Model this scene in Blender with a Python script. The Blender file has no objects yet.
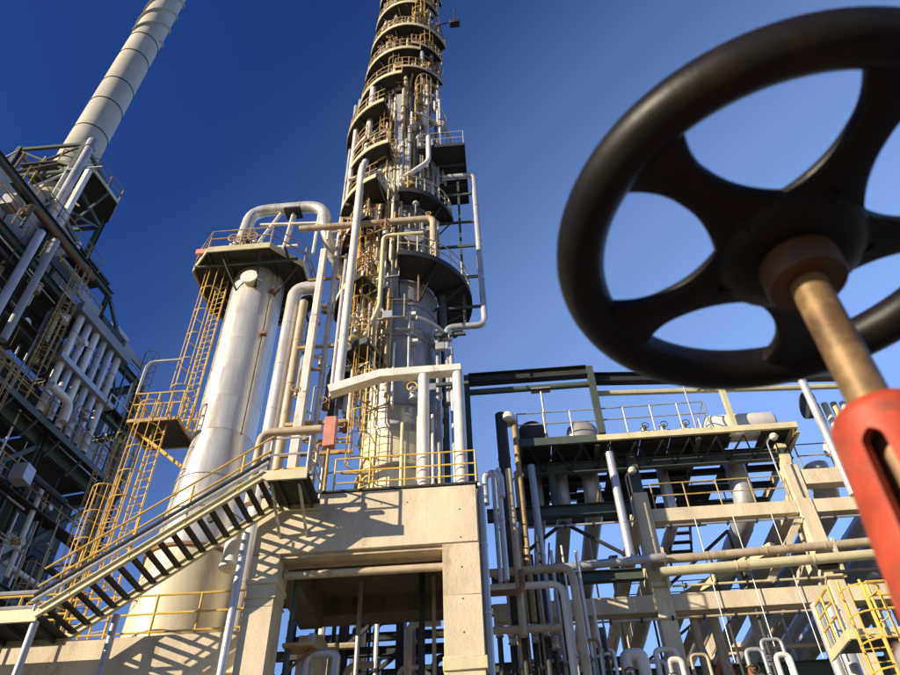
import bpy, bmesh, math, random
import numpy as np
from mathutils import Vector, Matrix
random.seed(7)
sc = bpy.context.scene
C = sc.collection
rad = math.radians
# ------------------------------------------------------------------ camera
FPX, PITCH, YAW, ROLL = 740., rad(43.5), rad(3.5), math.atan(25/780.)
CAM = Vector((0, 0, 1.6))
Fv = Vector((-math.sin(YAW)*math.cos(PITCH), math.cos(YAW)*math.cos(PITCH), math.sin(PITCH)))
R0 = Vector((math.cos(YAW), math.sin(YAW), 0)); U0 = R0.cross(Fv)
Rv = math.cos(ROLL)*R0 - math.sin(ROLL)*U0
Uv = math.cos(ROLL)*U0 + math.sin(ROLL)*R0
cd = bpy.data.cameras.new('camera'); cam = bpy.data.objects.new('camera', cd); C.objects.link(cam)
cam.matrix_world = Matrix(((Rv.x, Uv.x, -Fv.x, CAM.x), (Rv.y, Uv.y, -Fv.y, CAM.y), (Rv.z, Uv.z, -Fv.z, CAM.z), (0, 0, 0, 1)))
cd.sensor_width = 36; cd.lens = 36*FPX/900; cd.clip_start = .05; cd.clip_end = 6000
cd.dof.use_dof = True; cd.dof.focus_distance = 32; cd.dof.aperture_fstop = 7
sc.camera = cam
# ------------------------------------------------------------------ sky and sun
SUN_AZ, SUN_EL = 54, 17      # azimuth: degrees to the left of straight behind the camera
sd = Vector((-math.sin(rad(SUN_AZ))*math.cos(rad(SUN_EL)), -math.cos(rad(SUN_AZ))*math.cos(rad(SUN_EL)), math.sin(rad(SUN_EL))))
w = bpy.data.worlds.new('World'); sc.world = w; w.use_nodes = True
nt = w.node_tree; bgn = nt.nodes['Background']
sky = nt.nodes.new('ShaderNodeTexSky'); sky.sky_type = 'NISHITA'; sky.sun_disc = False
sky.sun_elevation = rad(SUN_EL); sky.sun_rotation = math.atan2(sd.x, sd.y)
sky.altitude = 600; sky.air_density = 1.0; sky.dust_density = .25; sky.ozone_density = 3.2
gam = nt.nodes.new('ShaderNodeHueSaturation'); gam.inputs['Saturation'].default_value = 1.25; gam.inputs['Hue'].default_value = .524
nt.links.new(sky.outputs[0], gam.inputs['Color']); nt.links.new(gam.outputs[0], bgn.inputs[0])
bgn.inputs[1].default_value = .085
# haze seen away from the sun: pale blue growing smoothly towards the antisolar side of the sky
dt = nt.nodes.new('ShaderNodeVectorMath'); dt.operation = 'DOT_PRODUCT'
tcw = nt.nodes.new('ShaderNodeTexCoord'); nt.links.new(tcw.outputs['Generated'], dt.inputs[0]); dt.inputs[1].default_value = (.627, .673, -.35)
mrw = nt.nodes.new('ShaderNodeMapRange'); mrw.interpolation_type = 'SMOOTHSTEP'
mrw.inputs[1].default_value = -.2; mrw.inputs[2].default_value = .7; mrw.inputs[3].default_value = 0; mrw.inputs[4].default_value = 1
nt.links.new(dt.outputs['Value'], mrw.inputs[0])
bg2 = nt.nodes.new('ShaderNodeBackground'); bg2.inputs[0].default_value = (.172, .27, .45, 1); nt.links.new(mrw.outputs[0], bg2.inputs[1])
adw = nt.nodes.new('ShaderNodeAddShader'); nt.links.new(bgn.outputs[0], adw.inputs[0]); nt.links.new(bg2.outputs[0], adw.inputs[1])
nt.links.new(adw.outputs[0], nt.nodes['World Output'].inputs['Surface'])
sl = bpy.data.lights.new('sun', 'SUN'); sl.energy = 5; sl.angle = rad(.5); sl.color = (1, .86, .64)
so = bpy.data.objects.new('sun', sl); C.objects.link(so); so.rotation_euler = sd.to_track_quat('Z', 'Y').to_euler()
so.location = (-40, -40, 40)
sc.view_settings.view_transform = 'Standard'; sc.view_settings.look = 'None'
sc.view_settings.exposure = .6; sc.view_settings.gamma = 1; sc.view_settings.use_curve_mapping = False

# ------------------------------------------------------------------ materials
def mat(name, col, rough=.6, metal=0., col2=None, var=.3, scale=1.5, stain=.0, stain_scale=.8, streak=1., bump=.15, bscale=30., rnd=.12, bdist=.02):
    m = bpy.data.materials.new(name); m.use_nodes = True
    n = m.node_tree.nodes; l = m.node_tree.links; b = n['Principled BSDF']
    tc = n.new('ShaderNodeTexCoord'); mp = n.new('ShaderNodeMapping'); l.new(tc.outputs['Object'], mp.inputs[0])
    mp.inputs['Scale'].default_value = (1, 1, streak)
    oi = n.new('ShaderNodeObjectInfo')
    off = n.new('ShaderNodeVectorMath'); off.operation = 'SCALE'; off.inputs[3].default_value = 37
    comb = n.new('ShaderNodeCombineXYZ')
    for i in range(3): l.new(oi.outputs['Random'], comb.inputs[i])
    l.new(comb.outputs[0], off.inputs[0]); l.new(off.outputs[0], mp.inputs['Location'])
    no = n.new('ShaderNodeTexNoise'); no.inputs['Scale'].default_value = scale; no.inputs['Detail'].default_value = 9; no.inputs['Roughness'].default_value = .65
    l.new(mp.outputs[0], no.inputs['Vector'])
    mr = n.new('ShaderNodeMapRange'); mr.inputs[1].default_value = .3; mr.inputs[2].default_value = .7
    mr.inputs[3].default_value = 1-var; mr.inputs[4].default_value = 1+var*.6
    l.new(no.outputs[0], mr.inputs[0])
    rr = n.new('ShaderNodeMapRange'); rr.inputs[3].default_value = 1-rnd; rr.inputs[4].default_value = 1+rnd
    l.new(oi.outputs['Random'], rr.inputs[0])
    mu = n.new('ShaderNodeMath'); mu.operation = 'MULTIPLY'; l.new(mr.outputs[0], mu.inputs[0]); l.new(rr.outputs[0], mu.inputs[1])
    vm = n.new('ShaderNodeVectorMath'); vm.operation = 'SCALE'; vm.inputs[0].default_value = col; l.new(mu.outputs[0], vm.inputs[3])
    out = vm.outputs[0]
    if col2 is not None:
        n2 = n.new('ShaderNodeTexNoise'); n2.inputs['Scale'].default_value = stain_scale; n2.inputs['Detail'].default_value = 12; n2.inputs['Roughness'].default_value = .7
        l.new(mp.outputs[0], n2.inputs['Vector'])
        m2 = n.new('ShaderNodeMapRange'); m2.inputs[1].default_value = .62-stain*.3; m2.inputs[2].default_value = .78-stain*.3
        l.new(n2.outputs[0], m2.inputs[0])
        mx = n.new('ShaderNodeMix'); mx.data_type = 'RGBA'; mx.inputs[7].default_value = (*col2, 1)
        l.new(m2.outputs[0], mx.inputs[0]); l.new(out, mx.inputs[6]); out = mx.outputs[2]
    l.new(out, b.inputs['Base Color'])
    b.inputs['Metallic'].default_value = metal
    r2 = n.new('ShaderNodeMapRange'); r2.inputs[3].default_value = max(.05, rough-.12); r2.inputs[4].default_value = min(1, rough+.15)
    l.new(no.outputs[0], r2.inputs[0]); l.new(r2.outputs[0], b.inputs['Roughness'])
    if bump > 0:
        n3 = n.new('ShaderNodeTexNoise'); n3.inputs['Scale'].default_value = bscale; n3.inputs['Detail'].default_value = 5
        l.new(tc.outputs['Object'], n3.inputs['Vector'])
        bu = n.new('ShaderNodeBump'); bu.inputs['Strength'].default_value = bump; bu.inputs['Distance'].default_value = bdist
        l.new(n3.outputs[0], bu.inputs['Height']); l.new(bu.outputs[0], b.inputs['Normal'])
    if name.startswith('black_wheel'): b.inputs['Specular IOR Level'].default_value = .25
    return m
M = dict(
    concrete=mat('concrete', (.62, .53, .37), .85, 0, (.34, .22, .12), .24, 1.3, .20, 1.1, .42, .5, 14, .06),
    shade_conc=mat('shaded_concrete', (.15, .115, .08), .85, 0, (.05, .035, .02), .3, 1.2, .3, 1, .5, .4, 14),  # dark copy of the concrete, the frame interior's shade put into its colour
    ground=mat('ground', (.13, .12, .105), .9, 0, (.18, .16, .13), .3, .4, .4, .2, 1, .4, 8),
    clad=mat('aluminium_cladding', (.72, .69, .62), .34, .45, (.40, .27, .17), .28, 2.2, .24, 1.6, .14, .12, 7, .09),
    white=mat('white_insulation', (.76, .72, .64), .5, .15, (.40, .30, .20), .2, 2, .15, 1.5, .5, .1, 16, .06),
    cream=mat('cream_paint', (.58, .53, .32), .5, 0, (.34, .20, .09), .2, 2, .12, 1.8, .5, .1, 20),
    tan=mat('tan_insulation', (.50, .41, .28), .55, .1, (.25, .14, .07), .25, 2, .25, 1.4, .6, .1, 16),
    grey=mat('galvanised_steel', (.46, .46, .47), .45, .4, (.24, .19, .15), .25, 2, .15, 1.6, .5, .1, 16),
    silver=mat('silver_pipe', (.62, .62, .62), .38, .5, (.33, .27, .21), .2, 2, .12, 1.6, .5, .08, 16),
    green=mat('green_grey_paint', (.065, .085, .072), .55, 0, (.14, .09, .05), .25, 2, .1, 1.2, .5, .1, 18),
    dark=mat('dark_steel', (.035, .036, .036), .6, .1, (.07, .045, .03), .3, 2, .25, 1.2, .5, .15, 20),
    grate=mat('grating_steel', (.045, .042, .038), .75, .1, (.08, .05, .03), .3, 3, .3, 2, 1, .4, 60),
    yellow=mat('yellow_paint', (.72, .46, .07), .5, 0, (.26, .13, .05), .2, 4, .2, 3, .6, .1, 30),
    ochre=mat('weathered_yellow_paint', (.46, .32, .12), .6, 0, (.20, .10, .05), .3, 4, .45, 2.5, .6, .15, 30),
    rust=mat('rusty_steel', (.26, .13, .06), .8, 0, (.12, .06, .03), .4, 4, .4, 2, .7, .3, 30),
    shell=mat('tower_shell', (.38, .37, .36), .5, .35, (.10, .075, .05), .3, 1.2, .3, .8, .3, .12, 12),
    shellw=mat('tower_skirt_cladding', (.68, .62, .42), .5, .1, (.34, .24, .13), .2, 1.5, .2, 1, .3, .1, 12),
    stack=mat('stack_paint', (.50, .47, .38), .55, 0, (.32, .28, .2), .2, .8, .1, .5, .4, .05, 8, .02),
    pink=mat('faded_red_paint', (.62, .25, .17), .6, 0, (.45, .2, .14), .2, 3, .2, 2),
    red=mat('red_paint', (.44, .06, .022), .5, 0, (.16, .06, .035), .35, 22, .22, 24, 1, .35, 140, 0, .001),
    redst=mat('red_steel', (.6, .10, .04), .5, 0, (.3, .1, .05), .2, 4, .2, 3),
    iron=mat('black_wheel_paint', (.009, .0065, .0045), .44, 0, (.032, .016, .006), .4, 9, .22, 6, 1, .25, 160, 0, .0012),
    bronze=mat('oily_bronze', (.27, .165, .07), .5, .35, (.10, .05, .022), .45, 22, .55, 10, 1, .2, 140, 0, .001),
    hubrust=mat('rusty_hub', (.10, .042, .015), .5, .2, (.04, .018, .008), .4, 20, .4, 14, 1, .3, 120, 0, .001),
    flange=mat('pale_flange', (.5, .46, .42), .5, .3, (.3, .15, .1), .3, 15, .3, 10, 1, .2, 80, 0),
    bluegrey=mat('blue_grey_panel', (.30, .30, .30), .5, .2, (.2, .2, .2), .2, 1.5, .1, 1, .5, .06, 10),
    insul=mat('mineral_wool', (.6, .56, .5), .9, 0, (.3, .25, .2), .3, 4, .3, 3),
)
# ------------------------------------------------------------------ mesh helpers
def V(*a): return Vector(a)
class MB:
    def __init__(s): s.v = []; s.f = []
    def add(s, vs, fs):
        o = len(s.v); s.v += [tuple(x) for x in vs]; s.f += [tuple(i+o for i in f) for f in fs]; return s
    def box(s, a, b, ch=0.):
        x0, y0, z0 = a; x1, y1, z1 = b
        if x0 > x1: x0, x1 = x1, x0
        if y0 > y1: y0, y1 = y1, y0
        if z0 > z1: z0, z1 = z1, z0
        if ch <= 0:
            s.add([(x, y, z) for z in (z0, z1) for y in (y0, y1) for x in (x0, x1)],
                  [(0, 2, 3, 1), (4, 5, 7, 6), (0, 1, 5, 4), (2, 6, 7, 3), (0, 4, 6, 2), (1, 3, 7, 5)])
            return s
        bm = bmesh.new(); bmesh.ops.create_cube(bm, size=1)
        for v in bm.verts: v.co = Vector(((x0+x1)/2+v.co.x*(x1-x0), (y0+y1)/2+v.co.y*(y1-y0), (z0+z1)/2+v.co.z*(z1-z0)))
        bmesh.ops.bevel(bm, geom=bm.edges[:], offset=ch, segments=1, affect='EDGES')
        bm.verts.index_update()
        s.add([v.co for v in bm.verts], [tuple(v.index for v in f.verts) for f in bm.faces]); bm.free(); return s
    def obox(s, p0, p1, w, h, up=(0, 0, 1)):
        """bar of section w x h from p0 to p1"""
        p0 = Vector(p0); p1 = Vector(p1); d = (p1-p0).normalized(); up = Vector(up)
        if abs(d.dot(up)) > .98: up = Vector((0, 1, 0))
        sd_ = d.cross(up).normalized(); u = sd_.cross(d)
        vs = [p+sd_*(i*w/2)+u*(j*h/2) for p in (p0, p1) for j in (-1, 1) for i in (-1, 1)]
        s.add(vs, [(0, 1, 3, 2), (4, 6, 7, 5), (0, 4, 5, 1), (2, 3, 7, 6), (0, 2, 6, 4), (1, 5, 7, 3)]); return s
    def ibeam(s, p0, p1, w, h, up=(0, 0, 1), t=.02):
        p0 = Vector(p0); p1 = Vector(p1); d = (p1-p0).normalized(); up = Vector(up)
        if abs(d.dot(up)) > .98: up = Vector((0, 1, 0))
        sd_ = d.cross(up).normalized(); u = sd_.cross(d)
        t2 = t*1.2
        prof = [(-w/2, -h/2), (w/2, -h/2), (w/2, -h/2+t2), (t/2, -h/2+t2), (t/2, h/2-t2), (w/2, h/2-t2), (w/2, h/2), (-w/2, h/2), (-w/2, h/2-t2), (-t/2, h/2-t2), (-t/2, -h/2+t2), (-w/2, -h/2+t2)]
        vs = [p+sd_*a+u*b for p in (p0, p1) for a, b in prof]; n = 12
        s.add(vs, [(i, (i+1) % n, n+(i+1) % n, n+i) for i in range(n)]+[(0, 11, 10, 3, 2, 1), (10, 9, 4, 3), (9, 8, 7, 6, 5, 4), (12, 13, 14, 15, 22, 23), (22, 15, 16, 21), (21, 16, 17, 18, 19, 20)]); return s
    def tube(s, pts, r, n=10, bend=None, cap=True, closed=False, seg=5):
        pts = [Vector(p) for p in pts]
        if bend:
            q = [pts[0]]
            for i in range(1, len(pts)-1):
                a, b, c = pts[i-1], pts[i], pts[i+1]
                d0 = (a-b); d1 = (c-b); L = min(bend, d0.length*.49, d1.length*.49)
                d0.normalize(); d1.normalize()
                if abs(d0.dot(d1)) > .995: q.append(b); continue
                A = b+d0*L; B = b+d1*L
                for k in range(seg+1):
                    t = k/seg; q.append(A*(1-t)**2+b*(2*t*(1-t))*.9+(A+B)*.5*(2*t*(1-t))*.1+B*t*t)
            q.append(pts[-1]); pts = q
        m = len(pts); rs = r if isinstance(r, (list, tuple)) else [r]*m
        T = []
        for i in range(m):
            if closed: t = pts[(i+1) % m]-pts[i-1]
            else: t = pts[min(i+1, m-1)]-pts[max(i-1, 0)]
            T.append(t.normalized())
        ref = Vector((0, 0, 1)) if abs(T[0].z) < .9 else Vector((1, 0, 0))
        N = T[0].cross(ref).normalized(); vs = []
        for i in range(m):
            if i: N = (N-T[i]*N.dot(T[i])).normalized()
            B = T[i].cross(N)
            for k in range(n):
                a = 2*math.pi*k/n; vs.append(pts[i]+(N*math.cos(a)+B*math.sin(a))*rs[i])
        fs = [(i*n+k, i*n+(k+1) % n, (i+1)*n+(k+1) % n, (i+1)*n+k) for i in range(m-1) for k in range(n)]
        if closed: fs += [((m-1)*n+k, (m-1)*n+(k+1) % n, (k+1) % n, k) for k in range(n)]
        elif cap: fs += [tuple(range(n))[::-1], tuple((m-1)*n+k for k in range(n))]
        s.add(vs, fs); return s
    def lathe(s, prof, c=(0, 0, 0), n=32, a0=0., a1=2*math.pi, cap=True):
        full = abs(a1-a0-2*math.pi) < 1e-6; k = n if full else n+1; vs = []
        for r, z in prof:
            for i in range(k):
                a = a0+(a1-a0)*i/n; vs.append((c[0]+r*math.cos(a), c[1]+r*math.sin(a), c[2]+z))
        fs = [(j*k+i, j*k+(i+1) % k, (j+1)*k+(i+1) % k, (j+1)*k+i) for j in range(len(prof)-1) for i in range(n if not full else k)]
        if full and cap:
            fs += [tuple(range(k))[::-1], tuple((len(prof)-1)*k+i for i in range(k))]
        s.add(vs, fs); return s
    def arcplate(s, c, r0, r1, z0, z1, a0, a1, n=24):
        """ring sector plate with thickness"""
        vs = []
        for i in range(n+1):
            a = a0+(a1-a0)*i/n
            for r in (r0, r1):
                for z in (z0, z1): vs.append((c[0]+r*math.cos(a), c[1]+r*math.sin(a), z))
        fs = []
        for i in range(n):
            o = i*4; p = o+4
            fs += [(o, o+2, p+2, p), (o+1, p+1, p+3, o+3), (o, p, p+1, o+1), (o+2, o+3, p+3, p+2)]
        fs += [(0, 1, 3, 2), (n*4, n*4+2, n*4+3, n*4+1)]
        s.add(vs, fs); return s
    def cyl(s, p0, p1, r, n=14, r1=None): return s.tube([p0, p1], [r, r if r1 is None else r1], n)
    def mesh(s, name):
        me = bpy.data.meshes.new(name); me.from_pydata(s.v, [], s.f); me.validate()
        bm = bmesh.new(); bm.from_mesh(me); bmesh.ops.recalc_face_normals(bm, faces=bm.faces[:]); bm.to_mesh(me); bm.free()
        me.polygons.foreach_set('use_smooth', [True]*len(me.polygons)); me.set_sharp_from_angle(angle=rad(38))
        return me
    def build(s, name, m, parent=None):
        me = s.mesh(name); me.materials.append(M[m] if isinstance(m, str) else m)
        o = bpy.data.objects.new(name, me); C.objects.link(o); setpar(o, parent); return o
def setpar(o, p):
    if p is not None:
        o.parent = p
        if p.type == 'EMPTY': o.matrix_parent_inverse = Matrix.Translation(-p.location)
def tag(o, label, cat, group=None, kind=None):
    if label: o['label'] = label; o['category'] = cat
    if group: o['group'] = group
    if kind: o['kind'] = kind
    return o
def thing(name, label, cat, loc, group=None):
    o = bpy.data.objects.new(name, None); C.objects.link(o); o.location = loc; o.empty_display_size = .3
    return tag(o, label, cat, group)
def at(x, y, Y):
    """world point seen at photo pixel (x, y) on the plane of depth Y (measuring aid)"""
    d = Fv+Rv*((x-450)/FPX)+Uv*((337.5-y)/FPX); return CAM+d*(Y/d.y)
PI = math.pi
def polar(c, r, a, z): return Vector((c[0]+r*math.cos(a), c[1]+r*math.sin(a), z))

def guard(path, mt, parent, h=1.05, sp=1.3, r=.022, closed=False, rails=(1., .52), toe=.0, name='guardrail', split=False):
    """guardrail along a polyline"""
    path = [Vector(p) for p in path]; mb = MB(); objs = []
    P = path+[path[0]] if closed else path
    for k in rails:
        q = [p+Vector((0, 0, h*k)) for p in P]
        if split: objs.append(MB().tube(q, r, 6).build('rail', mt, parent))
        else: mb.tube(q, r, 6)
    acc = 0; last = None; posts = []
    for a, b in zip(P[:-1], P[1:]):
        L = (b-a).length; n = max(1, round(L/sp))
        for i in range(n+1):
            p = a.lerp(b, i/n)
            if last is None or (p-last).length > sp*.45: posts.append(p); last = p
    for p in posts:
        if split: MB().tube([p, p+Vector((0, 0, h))], r*1.15, 6).build('post', mt, parent)
        else: mb.tube([p, p+Vector((0, 0, h))], r*1.1, 6)
    if toe:
        for a, b in zip(P[:-1], P[1:]):
            m_ = mb if not split else MB()
            m_.obox(a+Vector((0, 0, toe/2)), b+Vector((0, 0, toe/2)), .012, toe)
            if split: m_.build('toe_plate', mt, parent)
    return None if split else mb.build(name, mt, parent)

def ladder(x, y, z0, z1, ang, mt, parent, cage=True, w=.46, r=.025, cr=.38, czs=2.2, hoop=.9):
    """vertical ladder; ang = direction in which the climber's back faces"""
    d = Vector((math.cos(ang), math.sin(ang), 0)); t = Vector((-d.y, d.x, 0)); o = Vector((x, y, 0)); mb = MB()
    for s_ in (-1, 1): mb.tube([o+t*(s_*w/2)+V(0, 0, z0), o+t*(s_*w/2)+V(0, 0, z1+1.0)], r, 6)
    z = z0+.2
    while z < z1: mb.tube([o+t*(-w/2)+V(0, 0, z), o+t*(w/2)+V(0, 0, z)], .014, 5); z += .3
    L = mb.build('ladder', mt, parent)
    if cage:
        mb = MB(); zs = []; z = z0+czs
        A = [(-1.0+2.0*i/10)*PI*.62 for i in range(11)]
        ring = [d*(.10+cr+cr*math.cos(a))+t*(cr*math.sin(a)) for a in A]
        while z < z1+1.0: zs.append(z); z += hoop
        for z in zs: mb.tube([o+p+V(0, 0, z) for p in [t*(-w/2)]+ring+[t*(w/2)]], .02, 5)
        for i in (1, 3, 5, 7, 9): mb.tube([o+ring[i]+V(0, 0, zs[0]), o+ring[i]+V(0, 0, zs[-1])], .016, 5)
        mb.build('safety_cage', mt, L if parent is not None and L.parent.parent is None else L)
    return L

def pipe(name, pts, r, mt, label=None, group=None, parent=None, bend=None, flanges=(), bands=0, n=14, cat='pipe', fmt=None, bmat=None):
    """pipe run; flanges = list of points (pos, dir axis)"""
    o = MB().tube(pts, r, n, bend if bend is not None else r*2.6).build(name, mt, parent)
    if label: tag(o, label, cat, group)
    for p, ax in flanges:
        d = {'x': V(1, 0, 0), 'y': V(0, 1, 0), 'z': V(0, 0, 1)}[ax]; p = Vector(p)
        MB().cyl(p-d*.035, p+d*.035, r*1.55+.02, 14).build('flange', fmt or mt, o)
    if bands:
        for a, b in zip(pts[:-1], pts[1:]):
            a = Vector(a); b = Vector(b); L = (b-a).length; k = int(L/bands)
            for i in range(1, k+1):
                p = a.lerp(b, i/(k+1)); d = (b-a).normalized()
                MB().cyl(p-d*.02, p+d*.02, r+.012, n).build('cladding_band', bmat or mt, o)
    return o
def valve(p, ax, r, mt, parent, wheel='ochre'):
    """small gate valve as one part with its wheel below it"""
    p = Vector(p); d = {'x': V(1, 0, 0), 'y': V(0, 1, 0), 'z': V(0, 0, 1)}[ax]
    mb = MB(); mb.tube([p-d*r*2.2, p-d*r*1.8, p-d*r*1.7, p-d*r*.6, p, p+d*r*.6, p+d*r*1.7, p+d*r*1.8, p+d*r*2.2], [r*1.7, r*1.7, r*1.1, r*1.35, r*1.5, r*1.35, r*1.1, r*1.7, r*1.7], 10)
    st = V(0, -1, 0) if ax != 'y' else V(0, 0, 1)
    mb.tube([p, p+st*r*2.5, p+st*r*2.6, p+st*r*4.5], [r*.9, r*.8, r*.35, r*.3], 8)
    v_ = mb.build('valve', mt, parent)
    q = p+st*r*4.4; a = st.cross(V(1, 0, 0.01)).normalized(); b = st.cross(a)
    MB().tube([q+(a*math.cos(t)+b*math.sin(t))*r*1.7 for t in [2*PI*i/10 for i in range(10)]], r*.22, 5, closed=True).build('valve_wheel', wheel, v_)
    return v_
# ================================================================== SETTING
g = MB().add([(-3000, -3000, 0), (3000, -3000, 0), (3000, 3000, 0), (-3000, 3000, 0)], [(0, 1, 2, 3)]).build('ground', 'ground')
g['kind'] = 'structure'
# ------------------------------------------------------------------ concrete table under the tall tower
FX0, FX1, FY0, FY1, FZ = -6.25, -0.48, 17.0, 23.0, 12.33
cf = thing('concrete_portal', 'cream concrete portal frame carrying the tall tower', 'concrete frame', (-3.4, 20, 0))
for (x0, x1) in ((FX0, -5.53), (-1.40, FX1)):
    for (y0, y1) in ((FY0, FY0+.85), (FY1-.85, FY1)):
        z = 0.
        for h in (3.2, 3.2, 2.9, 1.34):
            MB().box((x0, y0, z+.002), (x1, y1, z+h-.002), .007).build('column_lift', 'concrete', cf); z += h
        MB().box((x0+.02, y0+.02, 0), (x1-.02, y1-.02, 10.64), 0).build('column_core', 'concrete', cf)
for a, b in (((FX0, FY0, 10.66), (FX1, FY0+.85, FZ)),):
    MB().box(a, b, .02).build('front_beam', 'concrete', cf)
MB().box((FX0, FY1-.85, 11.2), (FX1, FY1, FZ), .02).build('rear_beam', 'shade_conc', cf)
MB().box((FX0, FY0+.86, 10.8), (FX0+.7, FY1-.86, FZ), .02).build('side_beam', 'shade_conc', cf)
MB().box((FX1-.7, FY0+.86, 10.8), (FX1, FY1-.86, FZ), .02).build('side_beam', 'concrete', cf)
MB().box((FX0+.71, FY0+.86, 11.75), (FX1-.71, FY1-.86, FZ-.004), 0).build('slab', 'shade_conc', cf)
MB().box((-5.52, FY0+.12, 10.57), (-1.41, FY0+.72, 10.655)).build('beam_soffit_board', 'tan', cf)
MB().box((FX0-.03, FY0-.05, 9.86), (-5.5, FY0+.9, 10.0), .01).build('column_band', 'concrete', cf)
MB().box((FX0-.03, FY0-.04, 9.5), (-5.5, FY0+.9, 9.53)).build('pipe_clamp', 'cream', cf)
MB().box((-1.43, FY0-.06, 7.55), (FX1+.06, FY0+.9, 7.85), .015).build('column_band', 'cream', cf)
MB().box((FX0-.05, FY0-.05, FZ), (FX1+.05, FY0+.25, FZ+.06)).build('slab_edge_angle', 'dark', cf)
for zz in (8.4, 9.2, 10.0, 10.8, 11.6):
    for xx in (-.93,):
        MB().cyl((xx, FY0-.004, zz), (xx, FY0+.02, zz), .022, 8).build('form_tie_plug', 'dark', cf)
for xx in (-4.7, -3.0, -2.3):
    MB().cyl((xx, FY0-.004, 11.9), (xx, FY0+.02, 11.9), .022, 8).build('form_tie_plug', 'dark', cf)
gr = thing('guardrail', 'yellow guardrail along the edge of the concrete frame top', 'guardrail', (-2.8, 17.15, FZ+.07))
guard([(-4.35, 17.12, FZ+.06), (-.46, 17.12, FZ+.06), (-.46, 22.8, FZ+.06)], 'yellow', gr, 1.1, .95, .024, rails=(1, .62, .28), toe=.1, split=True)
pipe('pipe', [(-5.5, 17.5, 10.28), (-4.6, 17.5, 10.28), (-1.36, 17.5, 10.28)], .1, 'tan', 'cream insulated pipe crossing under the concrete frame beam', cat='pipe')
pipe('pipe', [(-1.33, 17.06, 0.02), (-1.36, 17.06, 10.2)], .035, 'cream', 'thin pale conduit running up the inner edge of the concrete column', cat='conduit')
pipe('pipe', [(-5.3, 17.95, 0.02), (-5.3, 17.95, 10.4)], .07, 'green', 'dark green pipe standing inside the concrete frame opening beside its column', n=12)
# interior of the frame
for i, (x, y, r, z1, m_) in enumerate(((-4.9, 18.6, .1, 9.2, 'grey'), (-4.2, 21, .07, 11.7, 'grey'), (-2.3, 20.5, .09, 11.7, 'dark'), (-2.0, 20.9, .06, 11.7, 'tan'))):
    pipe('riser_pipe', [(x, y, .02), (x, y, z1)], r, m_, ['short thick grey riser ending inside the concrete frame', 'slim grey riser reaching the slab inside the concrete frame', 'dark riser reaching the slab inside the concrete frame', 'slim tan riser reaching the slab inside the concrete frame'][i], n=10)
pipe('pipe', [(-4.9, 18.2, .02), (-4.9, 18.2, 8.55), (-4.3, 18.2, 8.55), (-4.15, 18.2, 8.5), (-4.15, 18.2, 0.02)], .11, 'grey', 'grey goose-neck pipe looping over inside the concrete frame', bend=.22)
bx = thing('valve_platform', 'small rusty yellow shelf bracket inside the concrete frame', 'bracket', (-4.9, 17.9, 8.6))
MB().box((-5.4, 17.75, 8.6), (-4.6, 18.3, 8.68)).build('shelf', 'ochre', bx)
MB().obox((-5.4, 18, 8.0), (-4.7, 18, 8.6), .06, .06).build('strut', 'rust', bx)

# ------------------------------------------------------------------ tall tower
TC = (-3.05, 20.05)
tw = thing('distillation_tower', 'very tall dark distillation tower ringed with platforms, ladders and pipes', 'tower', (TC[0], TC[1], FZ))
def shell_lathe(name, prof, m_, n=40): return MB().lathe(prof, (TC[0], TC[1], 0), n).build(name, m_, tw)
shell_lathe('skirt', [(1.28, FZ+.02), (1.28, FZ+.1), (1.22, FZ+.12), (1.22, 15.6)], 'shellw')
shell_lathe('base_ring', [(1.4, FZ+.01), (1.4, FZ+.09), (1.25, FZ+.09)], 'rust')
shell_lathe('skirt_ring', [(1.31, 14.25), (1.36, 14.27), (1.36, 14.35), (1.31, 14.37)], 'tan')
shell_lathe('lower_shell', [(1.2, 15.6), (1.34, 15.9), (1.34, 34.2)], 'shell')
shell_lathe('cone', [(1.34, 34.2), (1.12, 35.2)], 'shell')
shell_lathe('upper_shell', [(1.12, 35.2), (1.12, 57.5), (.9, 58.1), (.4, 58.4), (0.02, 58.5)], 'shell')
for z in np.arange(16.6, 57, 1.55):
    R = 1.34 if z < 34.2 else 1.12
    shell_lathe('stiffener_ring', [(R, z), (R+.05, z+.005), (R+.05, z+.07), (R, z+.075)], 'shell' if random.random() < .6 else 'tan', 32)
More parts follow.
